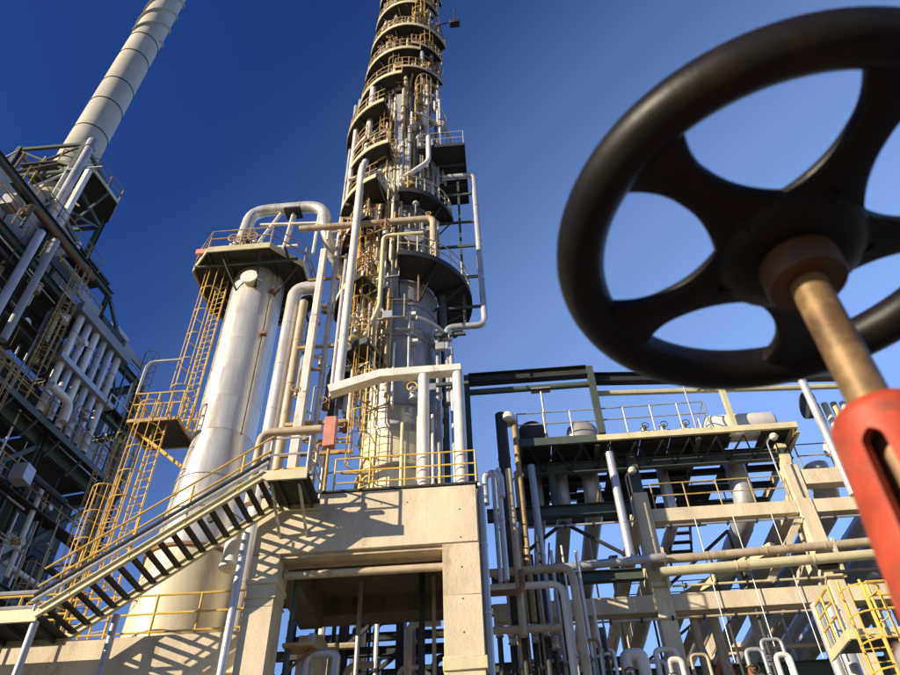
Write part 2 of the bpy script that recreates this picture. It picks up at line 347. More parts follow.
# skirt cladding sheets that can be told apart
for j in range(3):
    for i in range(12):
        a0 = 2*PI*i/12+j*.2; MB().arcplate(TC, 1.225, 1.245, FZ+.16+j*1.06, FZ+.16+j*1.06+1.04, a0+.006, a0+2*PI/12-.006, 5).build('cladding_sheet', 'shellw', tw)
def ring_platform(z, R, a0, a1, rail='ochre', rim='cream', r_in=None, n=26, h=1.05, rails=True):
    rin = r_in or ((1.34 if z < 34.2 else 1.12)+.06)
    pf = MB().arcplate(TC, rin, R, z-.05, z, a0, a1, n).build('platform', 'grate', tw)
    MB().arcplate(TC, R+.002, R+.045, z-.16, z+.1, a0, a1, n).build('rim_plate', rim, pf)
    k = max(3, int((a1-a0)/.5))
    for i in range(k+1):
        a = a0+(a1-a0)*i/k
        br = MB().obox(polar(TC, rin, a, z-.12), polar(TC, R, a, z-.12), .06, .13)
        br.obox(polar(TC, rin-.04, a, z-1.0), polar(TC, R*.9+rin*.1, a, z-.15), .05, .05)
        br.build('bracket', 'dark', pf)
    if rails:
        nn = max(6, int((a1-a0)*R/.35)); path = [polar(TC, R-.03, a0+(a1-a0)*i/nn, z) for i in range(nn+1)]
        guard(path, rail, pf, h, .8, .026, rails=(1, .55), toe=0)
    if z > 35: # small offset half-landing on the other side of the shell
        b0 = a1-.2; b1 = a1+random.uniform(.7, 1.2)
        if a1 < PI*1.7:
            q_ = MB().arcplate(TC, rin, R*.86, z+1.3, z+1.34, b0, b1, 10).build('half_landing', 'grate', tw)
            guard([polar(TC, R*.85, b0+(b1-b0)*i/8, z+1.34) for i in range(9)], rail, q_, 1.0, .5, .026)
            MB().arcplate(TC, R*.86+.002, R*.86+.03, z+1.22, z+1.42, b0, b1, 10).build('rim_plate', 'tan', q_)
    return pf
LV = [(30.2, 2.75, PI*.62, PI*1.45), (33.6, 2.95, PI*.55, PI*1.42), (36.8, 2.55, PI*.5, PI*1.5), (39.8, 2.4, PI*.5, PI*1.62), (43.0, 2.25, PI*.6, PI*1.9), (46.4, 2.1, PI*.5, PI*1.6), (49.8, 2.0, PI*.55, PI*1.95), (53.2, 1.95, 0, 2*PI-.01), (56.6, 1.9, 0, 2*PI-.01)]
for z, R, a0, a1 in LV: ring_platform(z, R, a0, a1)
ring_platform(22.6, 2.7, PI*1.52, PI*2.25, 'cream', 'dark')
ring_platform(22.0, 2.6, PI*1.02, PI*1.36, 'ochre', 'cream')
ring_platform(27.3, 2.15, PI*1.5, PI*1.95, 'cream', 'dark')
ring_platform(18.6, 2.5, PI*1.0, PI*1.40, 'ochre', 'dark')
ring_platform(25.6, 2.6, PI*.9, PI*1.35, 'ochre', 'cream')
# square outrigger platform on the right
sp = MB().box((-2.3, 18.2, 30.85), (-.2, 21.4, 30.92)).build('outrigger_platform', 'grate', tw)
for a, b in (((-2.3, 18.2), (-.2, 18.2)), ((-.2, 18.2), (-.2, 21.4)), ((-2.3, 21.4), (-.2, 21.4))):
    MB().obox((*a, 30.82), (*b, 30.82), .06, .2).build('edge_beam', 'dark', sp)
for yy in (19.2, 20.3): MB().obox((-2.0, yy, 30.76), (-.24, yy, 30.76), .08, .14).build('joist', 'green', sp)
guard([(-2.3, 18.22, 30.92), (-.22, 18.22, 30.92), (-.22, 21.38, 30.92)], 'grey', sp, 1.05, 1.0)
# ladders with cages between the ring platforms
for z0, z1, a, m_ in ((12.4, 18.6, 1.36, 'yellow'), (18.6, 22.0, 1.30, 'yellow'), (22.0, 25.6, 1.30, 'yellow'), (25.6, 30.2, 1.22, 'ochre'), (30.2, 33.6, 1.40, 'ochre'), (33.6, 36.8, 1.66, 'ochre'), (36.8, 39.8, 1.42, 'ochre'), (39.8, 43.0, 1.70, 'yellow'), (43.0, 46.4, 1.62, 'yellow'), (46.4, 49.8, 1.72, 'yellow'), (49.8, 53.2, 1.42, 'ochre'), (53.2, 56.6, 1.65, 'yellow')):
    R = (1.34 if z0 < 34 else 1.12)+.3; p = polar(TC, R, a*PI, 0); ladder(p.x, p.y, z0, z1, a*PI, m_, tw, czs=1.6)
# bigger risers strapped to the shell
def tower_pipe(a, r, z0, z1, pr, m_, top=True, bot=True):
    p = polar(TC, r, a, 0); sh = (1.34 if z1 < 34.2 else 1.12)*.98; pts = []
    i0 = polar(TC, (1.34 if z0 < 34.2 else 1.12)*.98, a, 0); i1 = polar(TC, sh, a, 0)
    if bot: pts.append((i0.x, i0.y, z0))
    pts += [(p.x, p.y, z0), (p.x, p.y, z1)]
    if top: pts.append((i1.x, i1.y, z1))
    o = pipe('tower_pipe', pts, pr, m_, parent=tw, n=10, bend=pr*2.4)
    for zz in np.arange(z0+1.2, z1-.4, random.uniform(1.6, 2.6)):
        MB().cyl((p.x, p.y, zz-.03), (p.x, p.y, zz+.03), pr*1.35+.012, 10).build('flange', m_ if random.random() < .5 else 'rust', o)
    return o
cols = ['white', 'tan', 'grey', 'silver', 'tan', 'ochre', 'rust', 'cream']
for i in range(9):
    tower_pipe(PI*(1.30+.030*i), 1.74+.05*(i % 2), 28.1, 31.4+.25*(i % 3), .085, ['white', 'silver', 'cream'][i % 3])
for i in range(7):
    tower_pipe(PI*(1.18+.055*i), 1.66+.12*(i % 2), 23.4, 27.2+.2*(i % 3), .075, ['tan', 'white', 'tan', 'cream'][i % 4])
for i in range(46):
    z0 = random.uniform(15.5, 53); L = random.uniform(1.5, 5.5); a = PI*random.uniform(.98, 2.03)
    if z0 < 30 and a > 1.48*PI: a = PI*random.uniform(1.0, 1.45)
    tower_pipe(a, random.uniform(1.5, 2.0), z0, min(z0+L, 57), random.choice([.03, .04, .05, .07, .1]), random.choice(cols), random.random() < .7, random.random() < .7)
# horizontal branches, valves, manways, boxes
for i in range(70):
    z = random.uniform(15.8, 56); a = PI*random.uniform(.95, 2.05); R = 1.34 if z < 34.2 else 1.12
    k = random.random()
    if k < .3:
        p = polar(TC, R*.98, a, z); q = polar(TC, R+random.uniform(.3, .7), a, z); pr = random.choice([.08, .12, .2, .28])
        o = MB().cyl(p, q, pr, 14).build('nozzle', random.choice(['tan', 'shell', 'grey']), tw)
        d = (q-p).normalized(); MB().cyl(q, q+d*.08, pr*1.5, 14).build('flange', random.choice(['rust', 'grey', 'tan']), o)
    elif k < .6:
        valve(polar(TC, R+random.uniform(.25, .8), a, z), 'z', random.uniform(.06, .11), random.choice(['grey', 'rust', 'tan', 'silver']), tw, random.choice(['yellow', 'rust', 'ochre']))
    elif k < .8:
        a2 = a+random.uniform(.3, .9); r_ = R+random.uniform(.2, .8); n_ = 8
        MB().tube([polar(TC, r_, a+(a2-a)*j/n_, z) for j in range(n_+1)], random.choice([.03, .045, .06]), 8).build('bent_pipe', random.choice(cols), tw)
    else:
        p = polar(TC, R+random.uniform(.3, .9), a, z); s_ = random.uniform(.12, .3)
        s_ *= .6; MB().box(p-V(s_, s_*.5, s_), p+V(s_, s_*.5, s_), .01).build('junction_box', random.choice(['grey', 'rust', 'bluegrey', 'tan']), tw)
# insulated boxes on the shell in the shade side
for z0, a in ((17.5, 1.62), (19.3, 1.64), (20.6, 1.62)):
    p = polar(TC, 1.5, a*PI, z0); MB().box(p-V(.16, .1, .08), p+V(.16, .1, .08), .01).build('nozzle_box', 'white', tw)
p = polar(TC, 1.56, 1.60*PI, 0); pipe('level_gauge', [(p.x, p.y, 17.5), (p.x, p.y, 20.7)], .05, 'silver', parent=tw, n=8)
# floodlight arm near the top right
MB().tube([polar(TC, 1.1, 1.85*PI, 46.0), polar(TC, 2.9, 1.9*PI, 46.0), polar(TC, 2.9, 1.9*PI, 47.6)], .05, 6).build('lamp_arm', 'dark', tw)
MB().box(polar(TC, 2.9, 1.9*PI, 45.6)-V(.3, .2, .2), polar(TC, 2.9, 1.9*PI, 45.6)+V(.3, .2, .2), .03).build('floodlight', 'dark', tw)
# pale vertical risers standing proud on the left of the upper tower
for i, (dx, z0, z1) in enumerate(((-2.75, 26.5, 37.6), (-2.55, 28, 38.2), (-2.35, 34, 38.5))):
    pipe('tower_pipe', [(TC[0]+dx, 19.6, z0), (TC[0]+dx, 19.6, z1)], .09, 'silver', parent=tw, n=8)

# ---- the larger piping around the tower, each run a thing
pipe('loop_pipe', [(-1.3, 19.4, 30.1), (.12, 19.4, 30.1), (.12, 19.4, 20.55), (-1.3, 19.4, 20.55), (-1.3, 19.4, 17.0)], .13, 'silver', 'silver expansion loop pipe standing out from the right side of the tower', bend=.3,
     bands=2.6, bmat='grey')
lb = thing('pipe_guide', 'dark blue-grey steel guide frames between tower and expansion loop pipe', 'pipe support', (-.6, 19.5, 20.9))
for z in (28.9, 26.9, 25.3, 23.4, 21.7): MB().obox((-1.75, 19.55, z), (.1, 19.55, z), .07, .12).build('guide_arm', 'green', lb)
MB().obox((-.62, 19.6, 20.9), (-.62, 19.6, 30.7), .1, .1).build('guide_post', 'green', lb)
pipe('pipe', [(-7.0, 18.0, 25.3), (-1.62, 18.0, 25.3), (-1.62, 18.0, 22.9)], .14, 'tan', 'tan insulated pipe running level across the tower front and dropping', bend=.25, bands=1.8)
pipe('pipe', [(-4.6, 18.2, 37.0), (-4.62, 18.2, 29.9), (-4.62, 17.7, 29.0), (-4.62, 17.55, 16.6)], .15, 'white', 'long white riser cranked forward in front of the tower', bend=.5, bands=2.4)
pipe('pipe', [(-5.35, 18.6, 34.6), (-5.35, 18.6, 27.6)], .11, 'white', 'white vent riser beside the upper left ring platforms', bands=2.)
pipe('pipe', [(-5.35, 18.3, 28.9), (-3.9, 18.3, 29.4)], .09, 'white', 'short white pipe sloping up towards the tower', n=10)
pipe('pipe', [(-4.9, 18.0, 18.9), (-4.0, 17.9, 18.9), (-3.55, 17.9, 20.4), (-3.55, 17.9, 24.3), (-2.0, 17.9, 24.3)], .085, 'cream', 'cream pipe stepping up and over the tower front', bend=.25)
pipe('pipe', [(-2.9, 18.1, 28.4), (-1.8, 18.1, 29.5), (-1.8, 18.1, 31.5)], .11, 'white', 'white pipe rising past the square outrigger platform', bend=.3)
# white tray carried on two posts at the tower foot
tr = thing('pipe_tray', 'white boxed pipe tray on two white posts in front of the tower foot', 'pipe tray', (-2.0, 17.4, FZ+.07))
MB().box((-3.35, 17.2, 16.55), (-.72, 17.55, 16.85), .03).build('tray', 'white', tr)
MB().obox((-4.85, 17.4, 16.22), (-3.3, 17.38, 16.68), .34, .3).build('sloped_tray', 'white', tr)
for x in (-1.92, -.86): MB().cyl((x, 17.38, FZ+.07), (x, 17.38, 16.55), .17, 18).build('post', 'white', tr)
# ------------------------------------------------------------------ left vessel on its concrete plinth
VC = (-9.08, 20.1); VB = 8.95
vf = thing('concrete_plinth', 'cream concrete plinth slab under the silver column', 'plinth', (-9.2, 20, 0))
MB().box((-12.35, 17.5, 7.95), (-6.32, 22.6, VB), .02).build('slab', 'concrete', vf)
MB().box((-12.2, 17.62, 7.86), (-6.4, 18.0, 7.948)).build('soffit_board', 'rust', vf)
for x in (-12.0, -6.72):
    for y in (18.3, 22.3): MB().box((x-.3, y-.3, 0), (x+.3, y+.3, 7.945), .02).build('column', 'concrete', vf)
vs = thing('silver_column', 'fat silver-clad column standing between furnace and tall tower', 'process column', (VC[0], VC[1], VB))
MB().lathe([(1.62, VB+.004), (1.62, VB+.1), (1.55, VB+.12), (1.42, 12.0)], (*VC, 0), 48).build('skirt', 'shellw', vs)
MB().lathe([(1.36, 11.98), (1.50, 12.0), (1.50, 12.1), (1.34, 12.14)], (*VC, 0), 48).build('skirt_ring', 'rust', vs)
MB().lathe([(1.30, 12.1), (1.27, 13.0), (1.13, 15.3), (1.02, 16.4), (1.02, 24.7), (.9, 25.1), (.5, 25.4), (.02, 25.5)], (*VC, 0), 48).build('shell', 'clad', vs)
zz = 16.45; rows = 0
while zz < 24.2:
    hh = 1.3 if rows % 2 else 1.42
    for i in range(5):
        a0 = 2*PI*i/5+(rows % 2)*.5+.25
        MB().arcplate(VC, 1.022, 1.030+.003*(rows % 2), zz, zz+hh-.004, a0+.002, a0+2*PI/5-.002, 11).build('cladding_sheet', 'clad', vs)
    zz += hh; rows += 1
for zz in (13.4, 14.6):
    R = 1.13+(15.3-zz)*.074; MB().lathe([(R+.01, zz), (R+.03, zz+.01), (R+.03, zz+.05), (R+.005, zz+.06)], (*VC, 0), 40).build('band', 'clad', vs)
nz = MB().cyl((VC[0]+.1, VC[1]-.95, 23.55), (VC[0]+.1, VC[1]-1.3, 23.55), .27, 22).build('manway', 'tan', vs)
MB().cyl((VC[0]+.1, VC[1]-1.3, 23.55), (VC[0]+.1, VC[1]-1.37, 23.55), .34, 22).build('manway_cover', 'white', nz)
MB().cyl((-8.3, 18.72, 12.75), (-8.3, 18.6, 12.75), .09, 12).build('vent_nozzle', 'dark', vs)
# rusty angle running up the shade side
MB().obox((VC[0]+.86, VC[1]-.62, 16.4), (VC[0]+.86, VC[1]-.62, 24.6), .05, .05, (0, 1, 0)).build('cable_channel', 'tan', vs)
for zz in (20.9, 23.2): MB().box((VC[0]+.8, VC[1]-.78, zz), (VC[0]+1.0, VC[1]-.6, zz+.14)).build('lug', 'rust', vs)
# top platform
def poly_platform(pts, z, parent, deck, rim, railm, name='platform', rim_h=.26, rails=(1, .55), h=1.05, sp=1.2, hole=None):
    n = len(pts); mb = MB(); mb.add([(x, y, z-.05) for x, y in pts]+[(x, y, z) for x, y in pts], [tuple(range(n))[::-1], tuple(range(n, 2*n))]+[(i, (i+1) % n, n+(i+1) % n, n+i) for i in range(n)])
    o = mb.build(name, deck, parent)
    for i in range(n):
        a, b = pts[i], pts[(i+1) % n]
        MB().obox((*a, z-.04), (*b, z-.04), .05, rim_h).build('edge_channel', rim, o)
    guard([(x*.995+sum(p[0] for p in pts)/n*.005, y*.995+sum(p[1] for p in pts)/n*.005, z+.06) for x, y in pts], railm, o, h, sp, .028, closed=True, rails=rails)
    return o
VP = 24.55
pp = poly_platform([(-11.5, 19.0), (-10.6, 18.05), (-8.1, 18.05), (-7.0, 19.2), (-7.0, 21.4), (-8.1, 22.4), (-10.4, 22.4), (-11.5, 21.4)], VP, vs, 'grate', 'cream', 'ochre', rim_h=.3)
for x in (-10.6, -9.9, -8.2, -7.5): MB().obox((x, 18.1, VP-.14), (x, 22.3, VP-.14), .07, .16).build('joist', 'dark', pp)
for y in (18.7, 21.3): MB().obox((-11.3, y, VP-.24), (-7.1, y, VP-.24), .07, .12).build('joist', 'green', pp)
for i in range(8):
    a = 2*PI*i/8+.3; MB().obox(polar(VC, 1.03, a, VP-1.3), polar(VC, 2.1, a, VP-.2), .06, .06).build('brace', 'dark', pp)
MB().box((-11.2, 18.25, VP+.06), (-8.4, 18.34, VP+.32)).build('kick_panel', 'pink', pp)
for i, x in enumerate((-9.7, -9.2, -8.9)):
    valve((x, 18.6, VP+.65), 'x', .12, 'white' if i != 1 else 'rust', vs)
# ladders of the silver column
lx, ly = VC[0]-1.35, VC[1]-.35
ladder(-10.5, 19.75, 16.7, 24.5, PI*1.42, 'yellow', vs, cage=True, czs=1.6, r=.032, w=.5, cr=.40, hoop=1.25)
ladder(-10.95, 19.1, 9.0, 16.7, PI*1.42, 'yellow', vs, cage=True, czs=1.8, r=.032, w=.5, cr=.42)
ladder(-11.75, 19.3, 9.0, 14.0, PI*1.42, 'yellow', vs, cage=True, czs=1.5, r=.03, w=.46, cr=.40)
p2 = poly_platform([(-11.9, 18.7), (-10.2, 18.7), (-10.2, 20.3), (-11.9, 20.3)], 16.7, vs, 'grate', 'ochre', 'yellow', sp=.42, rim_h=.12)
MB().obox((-10.0, 19.4, 15.2), (-11.7, 19.4, 16.6), .08, .1).build('knee_brace', 'yellow', p2)
MB().tube([(-11.9, 18.72, 17.8), (-11.9, 18.72, 19.3), (-10.7, 18.72, 19.3)], .05, 8, .3).build('davit', 'grey', p2)
gr2 = thing('guardrail', 'yellow guardrail on the plinth in front of the silver column foot', 'guardrail', (-9.2, 17.6, VB))
guard([(-12.2, 17.62, VB), (-6.45, 17.62, VB)], 'yellow', gr2, 1.08, 1.15, .027, rails=(1, .55, .12), split=True)
# overhead line: column top to tower
pipe('overhead_pipe', [(-9.62, 18.6, VP+.1), (-9.62, 18.9, 28.0), (-6.45, 18.9, 28.0), (-6.2, 18.9, 26.0), (-5.7, 20.4, 25.0)], .26, 'clad', 'thick pale overhead pipe arching from the column platform towards the tower', bend=.75, bands=1.4, n=20)
of = thing('pipe_trestle', 'slender steel trestle under the thick overhead pipe', 'pipe support', (-8, 18.9, VP))
for a, b in (((-9.45, 18.9, VP), (-8.3, 18.9, 27.7)), ((-7.9, 18.9, VP+.4), (-7.75, 18.9, 27.7)), ((-9.6, 18.9, 25.4), (-7.3, 18.9, 25.4)), ((-9.1, 18.9, 27.0), (-6.5, 18.9, 26.8)), ((-6.6, 18.9, 24.8), (-6.6, 18.9, 27.3)), ((-9.0, 18.9, 25.4), (-9.5, 18.9, 27.2)), ((-8.2, 19.6, VP), (-7.7, 19.0, 27.6))):
    MB().tube([a, b], .07, 8).build('strut', 'white', of)
MB().box((-8.1, 18.6, 27.62), (-7.4, 19.2, 27.72)).build('saddle', 'dark', of)
# risers between column and tower
pipe('riser_pipe', [(-6.3, 19.4, 23.3), (-7.25, 19.4, 23.3), (-7.25, 19.4, 9.0)], .27, 'clad', 'thick silver riser with top elbow close beside the silver column', bend=.5, bands=2.2, n=18)
pipe('riser_pipe', [(-6.75, 19.2, 22.3), (-6.75, 19.2, 14.0)], .16, 'tan', 'tan riser between the silver risers and the tower', bands=2.4)
rdt = thing('white_riser_duct', 'white boxed riser duct left of the tower', 'duct', (-5.95, 18.5, FZ))
for i, (z0, z1, w_) in enumerate(((12.4, 17.2, .30), (17.2, 20.8, .27), (20.8, 24.6, .24))):
    MB().box((-6.05-w_/2, 18.6-w_/2, z0+.004), (-6.05+w_/2, 18.6+w_/2, z1-.004), .03).build('duct_section', 'white', rdt)
pipe('riser_pipe', [(-5.6, 18.9, 27.0), (-5.6, 18.9, 13.0)], .1, 'grey', 'grey riser just behind the white boxed riser duct', bands=2.)
pipe('riser_pipe', [(-5.35, 19.6, 30.0), (-5.35, 19.6, 13.0)], .13, 'dark', 'dark riser in the shade left of the tower shell', bands=2.)
pipe('riser_pipe', [(-5.05, 18.4, 23.6), (-5.05, 18.4, 16.8)], .09, 'silver', 'slim silver riser between white duct and cranked white riser', n=10)
pipe('pipe', [(-6.75, 17.4, 12.4), (-6.75, 17.4, 14.8), (-4.95, 17.4, 14.8)], .13, 'tan', 'tan pipe elbowing over the stair landing towards the red box', bend=.35)
pipe('drain_pipe', [(-6.45, 16.85, 11.2), (-6.45, 16.85, 0.02)], .1, 'silver', 'pale drain pipe running down the edge of the concrete column', n=12)
bl = thing('insulated_bend', 'pale insulated pipe end hanging behind the stair top', 'pipe', (-7.0, 17.0, 10.4))
MB().cyl((-6.85, 17.2, 10.5), (-6.85, 17.2, 11.5), .24, 18).build('pipe_end', 'white', bl)
MB().lathe([(.24, 0), (.29, .02), (.29, .12), (.24, .14)], (-6.85, 17.2, 10.4), 18).build('flange', 'white', bl)
rb = thing('red_box', 'faded red instrument box on a post beside the stair landing', 'instrument box', (-4.62, 17.3, FZ))
MB().box((-4.85, 17.25, 14.1), (-4.5, 17.5, 15.15), .015).build('housing', 'pink', rb)
MB().cyl((-4.68, 17.4, FZ), (-4.68, 17.4, 14.1), .05, 10).build('post', 'ochre', rb)
# ------------------------------------------------------------------ stair
st = thing('steel_stair', 'cream steel stair with dark open treads rising across the concrete front', 'stair', (-7.8, 16, 0))
SX0, SZ0, SX1, SZ1, SY0, SY1 = -10.35, 8.72, -5.72, 11.95, 15.4, 16.8
for y, mm in ((SY0, 'cream'), (SY1, 'cream')):
    MB().obox((SX0, y, SZ0), (SX1, y, SZ1), .05, .2).build('stringer', mm, st)
    MB().obox((SX0, y-.03, SZ0+.105), (SX1, y-.03, SZ1+.105), .1, .02).build('stringer_flange', mm, st)
    MB().obox((SX0, y-.03, SZ0-.105), (SX1, y-.03, SZ1-.105), .1, .02).build('stringer_flange', mm, st)
NT = 17
tm = None
for i in range(NT):
    t = (i+.6)/NT; x = SX0+(SX1-SX0)*t; z = SZ0+(SZ1-SZ0)*t
    if tm is None:
        mb = MB(); mb.box((-.07, SY0+.03, -.018), (.07, SY1-.03, .018)); mb.box((-.07, SY0+.03, -.05), (-.058, SY1-.03, .03)); tm = mb.mesh('tread'); tm.materials.append(M['grate'])
    o = bpy.data.objects.new('tread', tm); C.objects.link(o); o.parent = st; o.matrix_parent_inverse = Matrix.Translation(-st.location); o.location = (x, 0, z)
dz = (SZ1-SZ0)/(SX1-SX0)
for h in (.24, .40): MB().tube([(SX0-.2, SY0-.06, SZ0+h), (SX1+.1, SY0-.06, SZ1+h+.1)], .045, 8).build('side_conduit', 'dark' if h > .3 else 'grey', st)
for y in (SY0-.02,):
    for h in (.62, 1.05): MB().tube([(SX0-.2, y, SZ0+h), (SX1+.1, y, SZ1+h+.12)], .026, 8).build('handrail', 'yellow', st)
    for i in range(4):
        t = (i+.5)/4; x = SX0+(SX1-SX0)*t; z = SZ0+(SZ1-SZ0)*t
        MB().tube([(x, y, z), (x, y, z+1.05)], .028, 6).build('handrail_post', 'yellow', st)
# landings
def landing(x0, x1, z, y0, y1, nm):
    l_ = MB().box((x0, y0, z-.05), (x1, y1, z)).build(nm, 'grate', st)
    MB().obox((x0, y0, z-.08), (x1, y0, z-.08), .06, .28).build('edge_channel', 'cream', l_)
    MB().obox((x0, y1, z-.08), (x1, y1, z-.08), .06, .24).build('edge_channel', 'cream', l_)
    for x in np.arange(x0+.3, x1, .6): MB().obox((x, y0, z-.12), (x, y1, z-.12), .05, .12).build('joist', 'dark', l_)
    return l_
la = landing(-5.72, -4.62, 12.02, 15.4, 16.9, 'upper_landing')
guard([(-5.65, 15.43, 12.04), (-4.65, 15.43, 12.04), (-4.65, 16.88, 12.04)], 'grey', la, 1.05, .9, .03)
for i, y in enumerate((15.75, 16.1, 16.5)): MB().tube([(-5.65, y, 12.3+.1*i), (-4.7, y, 12.3+.1*i)], .07, 8).build('pipe_on_landing', ['yellow', 'grey', 'cream'][i], la)
for x in (-5.6, -4.9):
    MB().obox((x, 15.75, 11.9), (x, 17.0, 11.1), .06, .08).build('bracket', 'cream', la)
lb2 = landing(-14.5, SX0+.02, SZ0+.03, SY0, SY1, 'lower_landing')
guard([(-14.4, SY1, SZ0+.05), (SX0-.2, SY1, SZ0+.05)], 'yellow', lb2, 1.05, 1.3, .028)
guard([(-14.4, SY0, SZ0+.05), (SX0-.1, SY0, SZ0+.05)], 'grey', lb2, .45, 1.3, .05, rails=(1., .2))
for x, y in ((-9.35, 16.95), (-13.9, 16.7), (-13.9, 15.5), (-10.4, 15.5)):
    zt = SZ0+(max(x, SX0)-SX0)*dz-.15
    MB().cyl((x, y, 0.01), (x, y, zt), .085, 12).build('support_post', 'grey', st)
# ------------------------------------------------------------------ furnace structure on the left
FO = Vector((-19.05, 30, 0)); FA = rad(9); Fd = Vector((math.sin(FA), math.cos(FA), 0)); Fn = Vector((math.cos(FA), -math.sin(FA), 0))
def FP(u, v, z): return FO+Fd*u+Fn*v+V(0, 0, z)
def fbox(u0, u1, v0, v1, z0, z1):
    mb = MB(); vs = [FP(u, v, z) for z in (z0, z1) for v in (v0, v1) for u in (u0, u1)]
    return mb.add(vs, [(0, 2, 3, 1), (4, 5, 7, 6), (0, 1, 5, 4), (2, 6, 7, 3), (0, 4, 6, 2), (1, 3, 7, 5)])
fu = thing('furnace', 'dark green steel-framed furnace block hung with pipes, platforms and ducts', 'furnace', (-22, 24, 0))
US, VS = (0, -4.8, -9.6, -14.4), (0, -5.5, -11)
for u in US:
    for v in VS:
        top = 28.3 if u > -9 or v < 0 else 30.8
        MB().ibeam(FP(u, v, 0), FP(u, v, top), .34, .34).build('column', 'green', fu)
for z, h in ((9, .5), (15, .5), (21.5, .7), (25.0, .3), (28.3, .45)):
    for v in (0, -11):
        for u0, u1 in zip(US[:-1], US[1:]):
            if z == 25.0 and u0 == -9.6: continue
            MB().ibeam(FP(u0-.18, v, z-h/2), FP(u1+.18, v, z-h/2), .28, h).build('beam', 'green', fu)
    for u in US:
        for v0, v1 in zip(VS[:-1], VS[1:]):
            MB().ibeam(FP(u, v0-.18, z-h/2), FP(u, v1+.18, z-h/2), .28, h*.9).build('beam', 'green', fu)
for z in (15.02, 21.52):
    for u0, u1 in zip(US[:-1], US[1:]):
        for v0, v1 in zip(VS[:-1], VS[1:]): fbox(u0-.2, u1+.2, v0-.05, v1+.05, z, z+.06).build('deck', 'grate', fu)
fbox(-9.4, -4.9, -5.4, -.1, 28.32, 28.38).build('deck', 'grate', fu)
fbox(-14.2, -9.7, -5.4, -.1, 28.32, 28.38).build('deck', 'grate', fu)
# outriggers of the main deck along the visible face
for i, z in enumerate((21.5,)):
    fbox(-14.4, .3, .2, .75, z+.02, z+.08).build('walkway', 'grate', fu)
    MB().obox(FP(-14.4, .75, z-.05), FP(.3, .75, z-.05), .06, .3).build('edge_channel', 'green', fu)
    for u in np.arange(-14, 1, 1.6): MB().obox(FP(u, .1, z-.9), FP(u, .72, z-.1), .09, .09).build('outrigger', 'green', fu)
# firebox wall plates
for k, (z0, z1) in enumerate(((9.3, 11.8), (11.85, 14.4), (15.3, 18.0), (18.05, 20.7), (22.0, 24.6), (25.1, 27.7))):
    for i in range(6):
        u0 = -14.0+i*2.35
        fbox(u0+.02, u0+2.33, -1.6, -1.5, z0, z1).build('wall_plate', 'dark' if (i+k) % 3 else 'shell', fu)
        if k < 4: fbox(u0+.6, u0+.72, -1.49, -1.38, z0, z1).build('buckstay', 'green', fu)
# face bracing
for u0, u1, z0, z1 in ((-9.6, -4.8, 15.2, 20.9), (-4.8, -9.6, 15.2, 20.9), (-4.8, 0, 15.2, 20.9), (-14.4, -9.6, 15.2, 20.9), (0, -4.8, 9.2, 14.6), (-9.6, -4.8, 9.2, 14.6), (-14.4, -9.6, 9.2, 14.6)):
    MB().obox(FP(u0, .05, z0), FP(u1, .05, z1), .16, .2).build('brace', 'green', fu)
# upright pipe bank near the far upper corner with its boxed headers
for i in range(6):
    u = -5.9+i*.64
    o = MB().tube([FP(u, .42, 21.9), FP(u, .42, 27.7)], .185, 14).build('bank_pipe', ['white', 'silver', 'white', 'grey', 'silver', 'white'][i], fu)
    for z in (23.2, 26.6): MB().tube([FP(u, .42, z), FP(u, .42, z+.06)], .205, 14).build('band', 'grey', o)
for z, h in ((27.7, .55), (24.7, .28)):
    fbox(-6.4, -2.2, .1, .8, z, z+h).build('header_box', 'bluegrey' if h > .4 else 'grey', fu)
for i in range(4): fbox(-9.0+i*2.1, -7.2+i*2.1, .45, .55, 28.45, 28.95).build('cladding_panel', 'bluegrey' if i % 2 else 'dark', fu)
MB().tube([FP(-6.6, 1.2, 22.7), FP(-5.2, 1.2, 22.7), FP(-5.2, 1.2, 21.7)], .2, 12, .4).build('elbow_pipe', 'white', fu)
# side gallery with posts at the far end
MB().obox(FP(0, .1, 22), FP(-2.5, .1, 28), .08, .1).build('brace', 'green', fu)
MB().obox(FP(.2, .3, 24.6), FP(-2.0, .3, 24.6), .12, .18).build('gallery_beam', 'green', fu)
for u in (-1.6, -.8): MB().obox(FP(u, .2, 22), FP(u, .2, 28), .07, .07).build('gallery_post', 'green', fu)
# upper tier
for v in (.2, -5.5):
    MB().ibeam(FP(-14.4, v, 30.7), FP(-4.5, v, 30.7), .25, .4).build('beam', 'green', fu)
    for u in (-14.2, -9.4, -4.7): MB().ibeam(FP(u, v, 28.4), FP(u, v, 30.5), .2, .2).build('post', 'green', fu)
MB().obox(FP(-4.6, .2, 30.6), FP(-2.4, .2, 28.6), .14, .2).build('brace', 'green', fu)
fbox(-12.5, -5.2, -6.5, -1.6, 28.5, 32.2).build('convection_box', 'shell', fu)
for i in range(4): fbox(-12.4+i*1.8, -10.7+i*1.8, -1.58, -1.44, 28.6, 32.1).build('convection_panel', 'shell', fu)
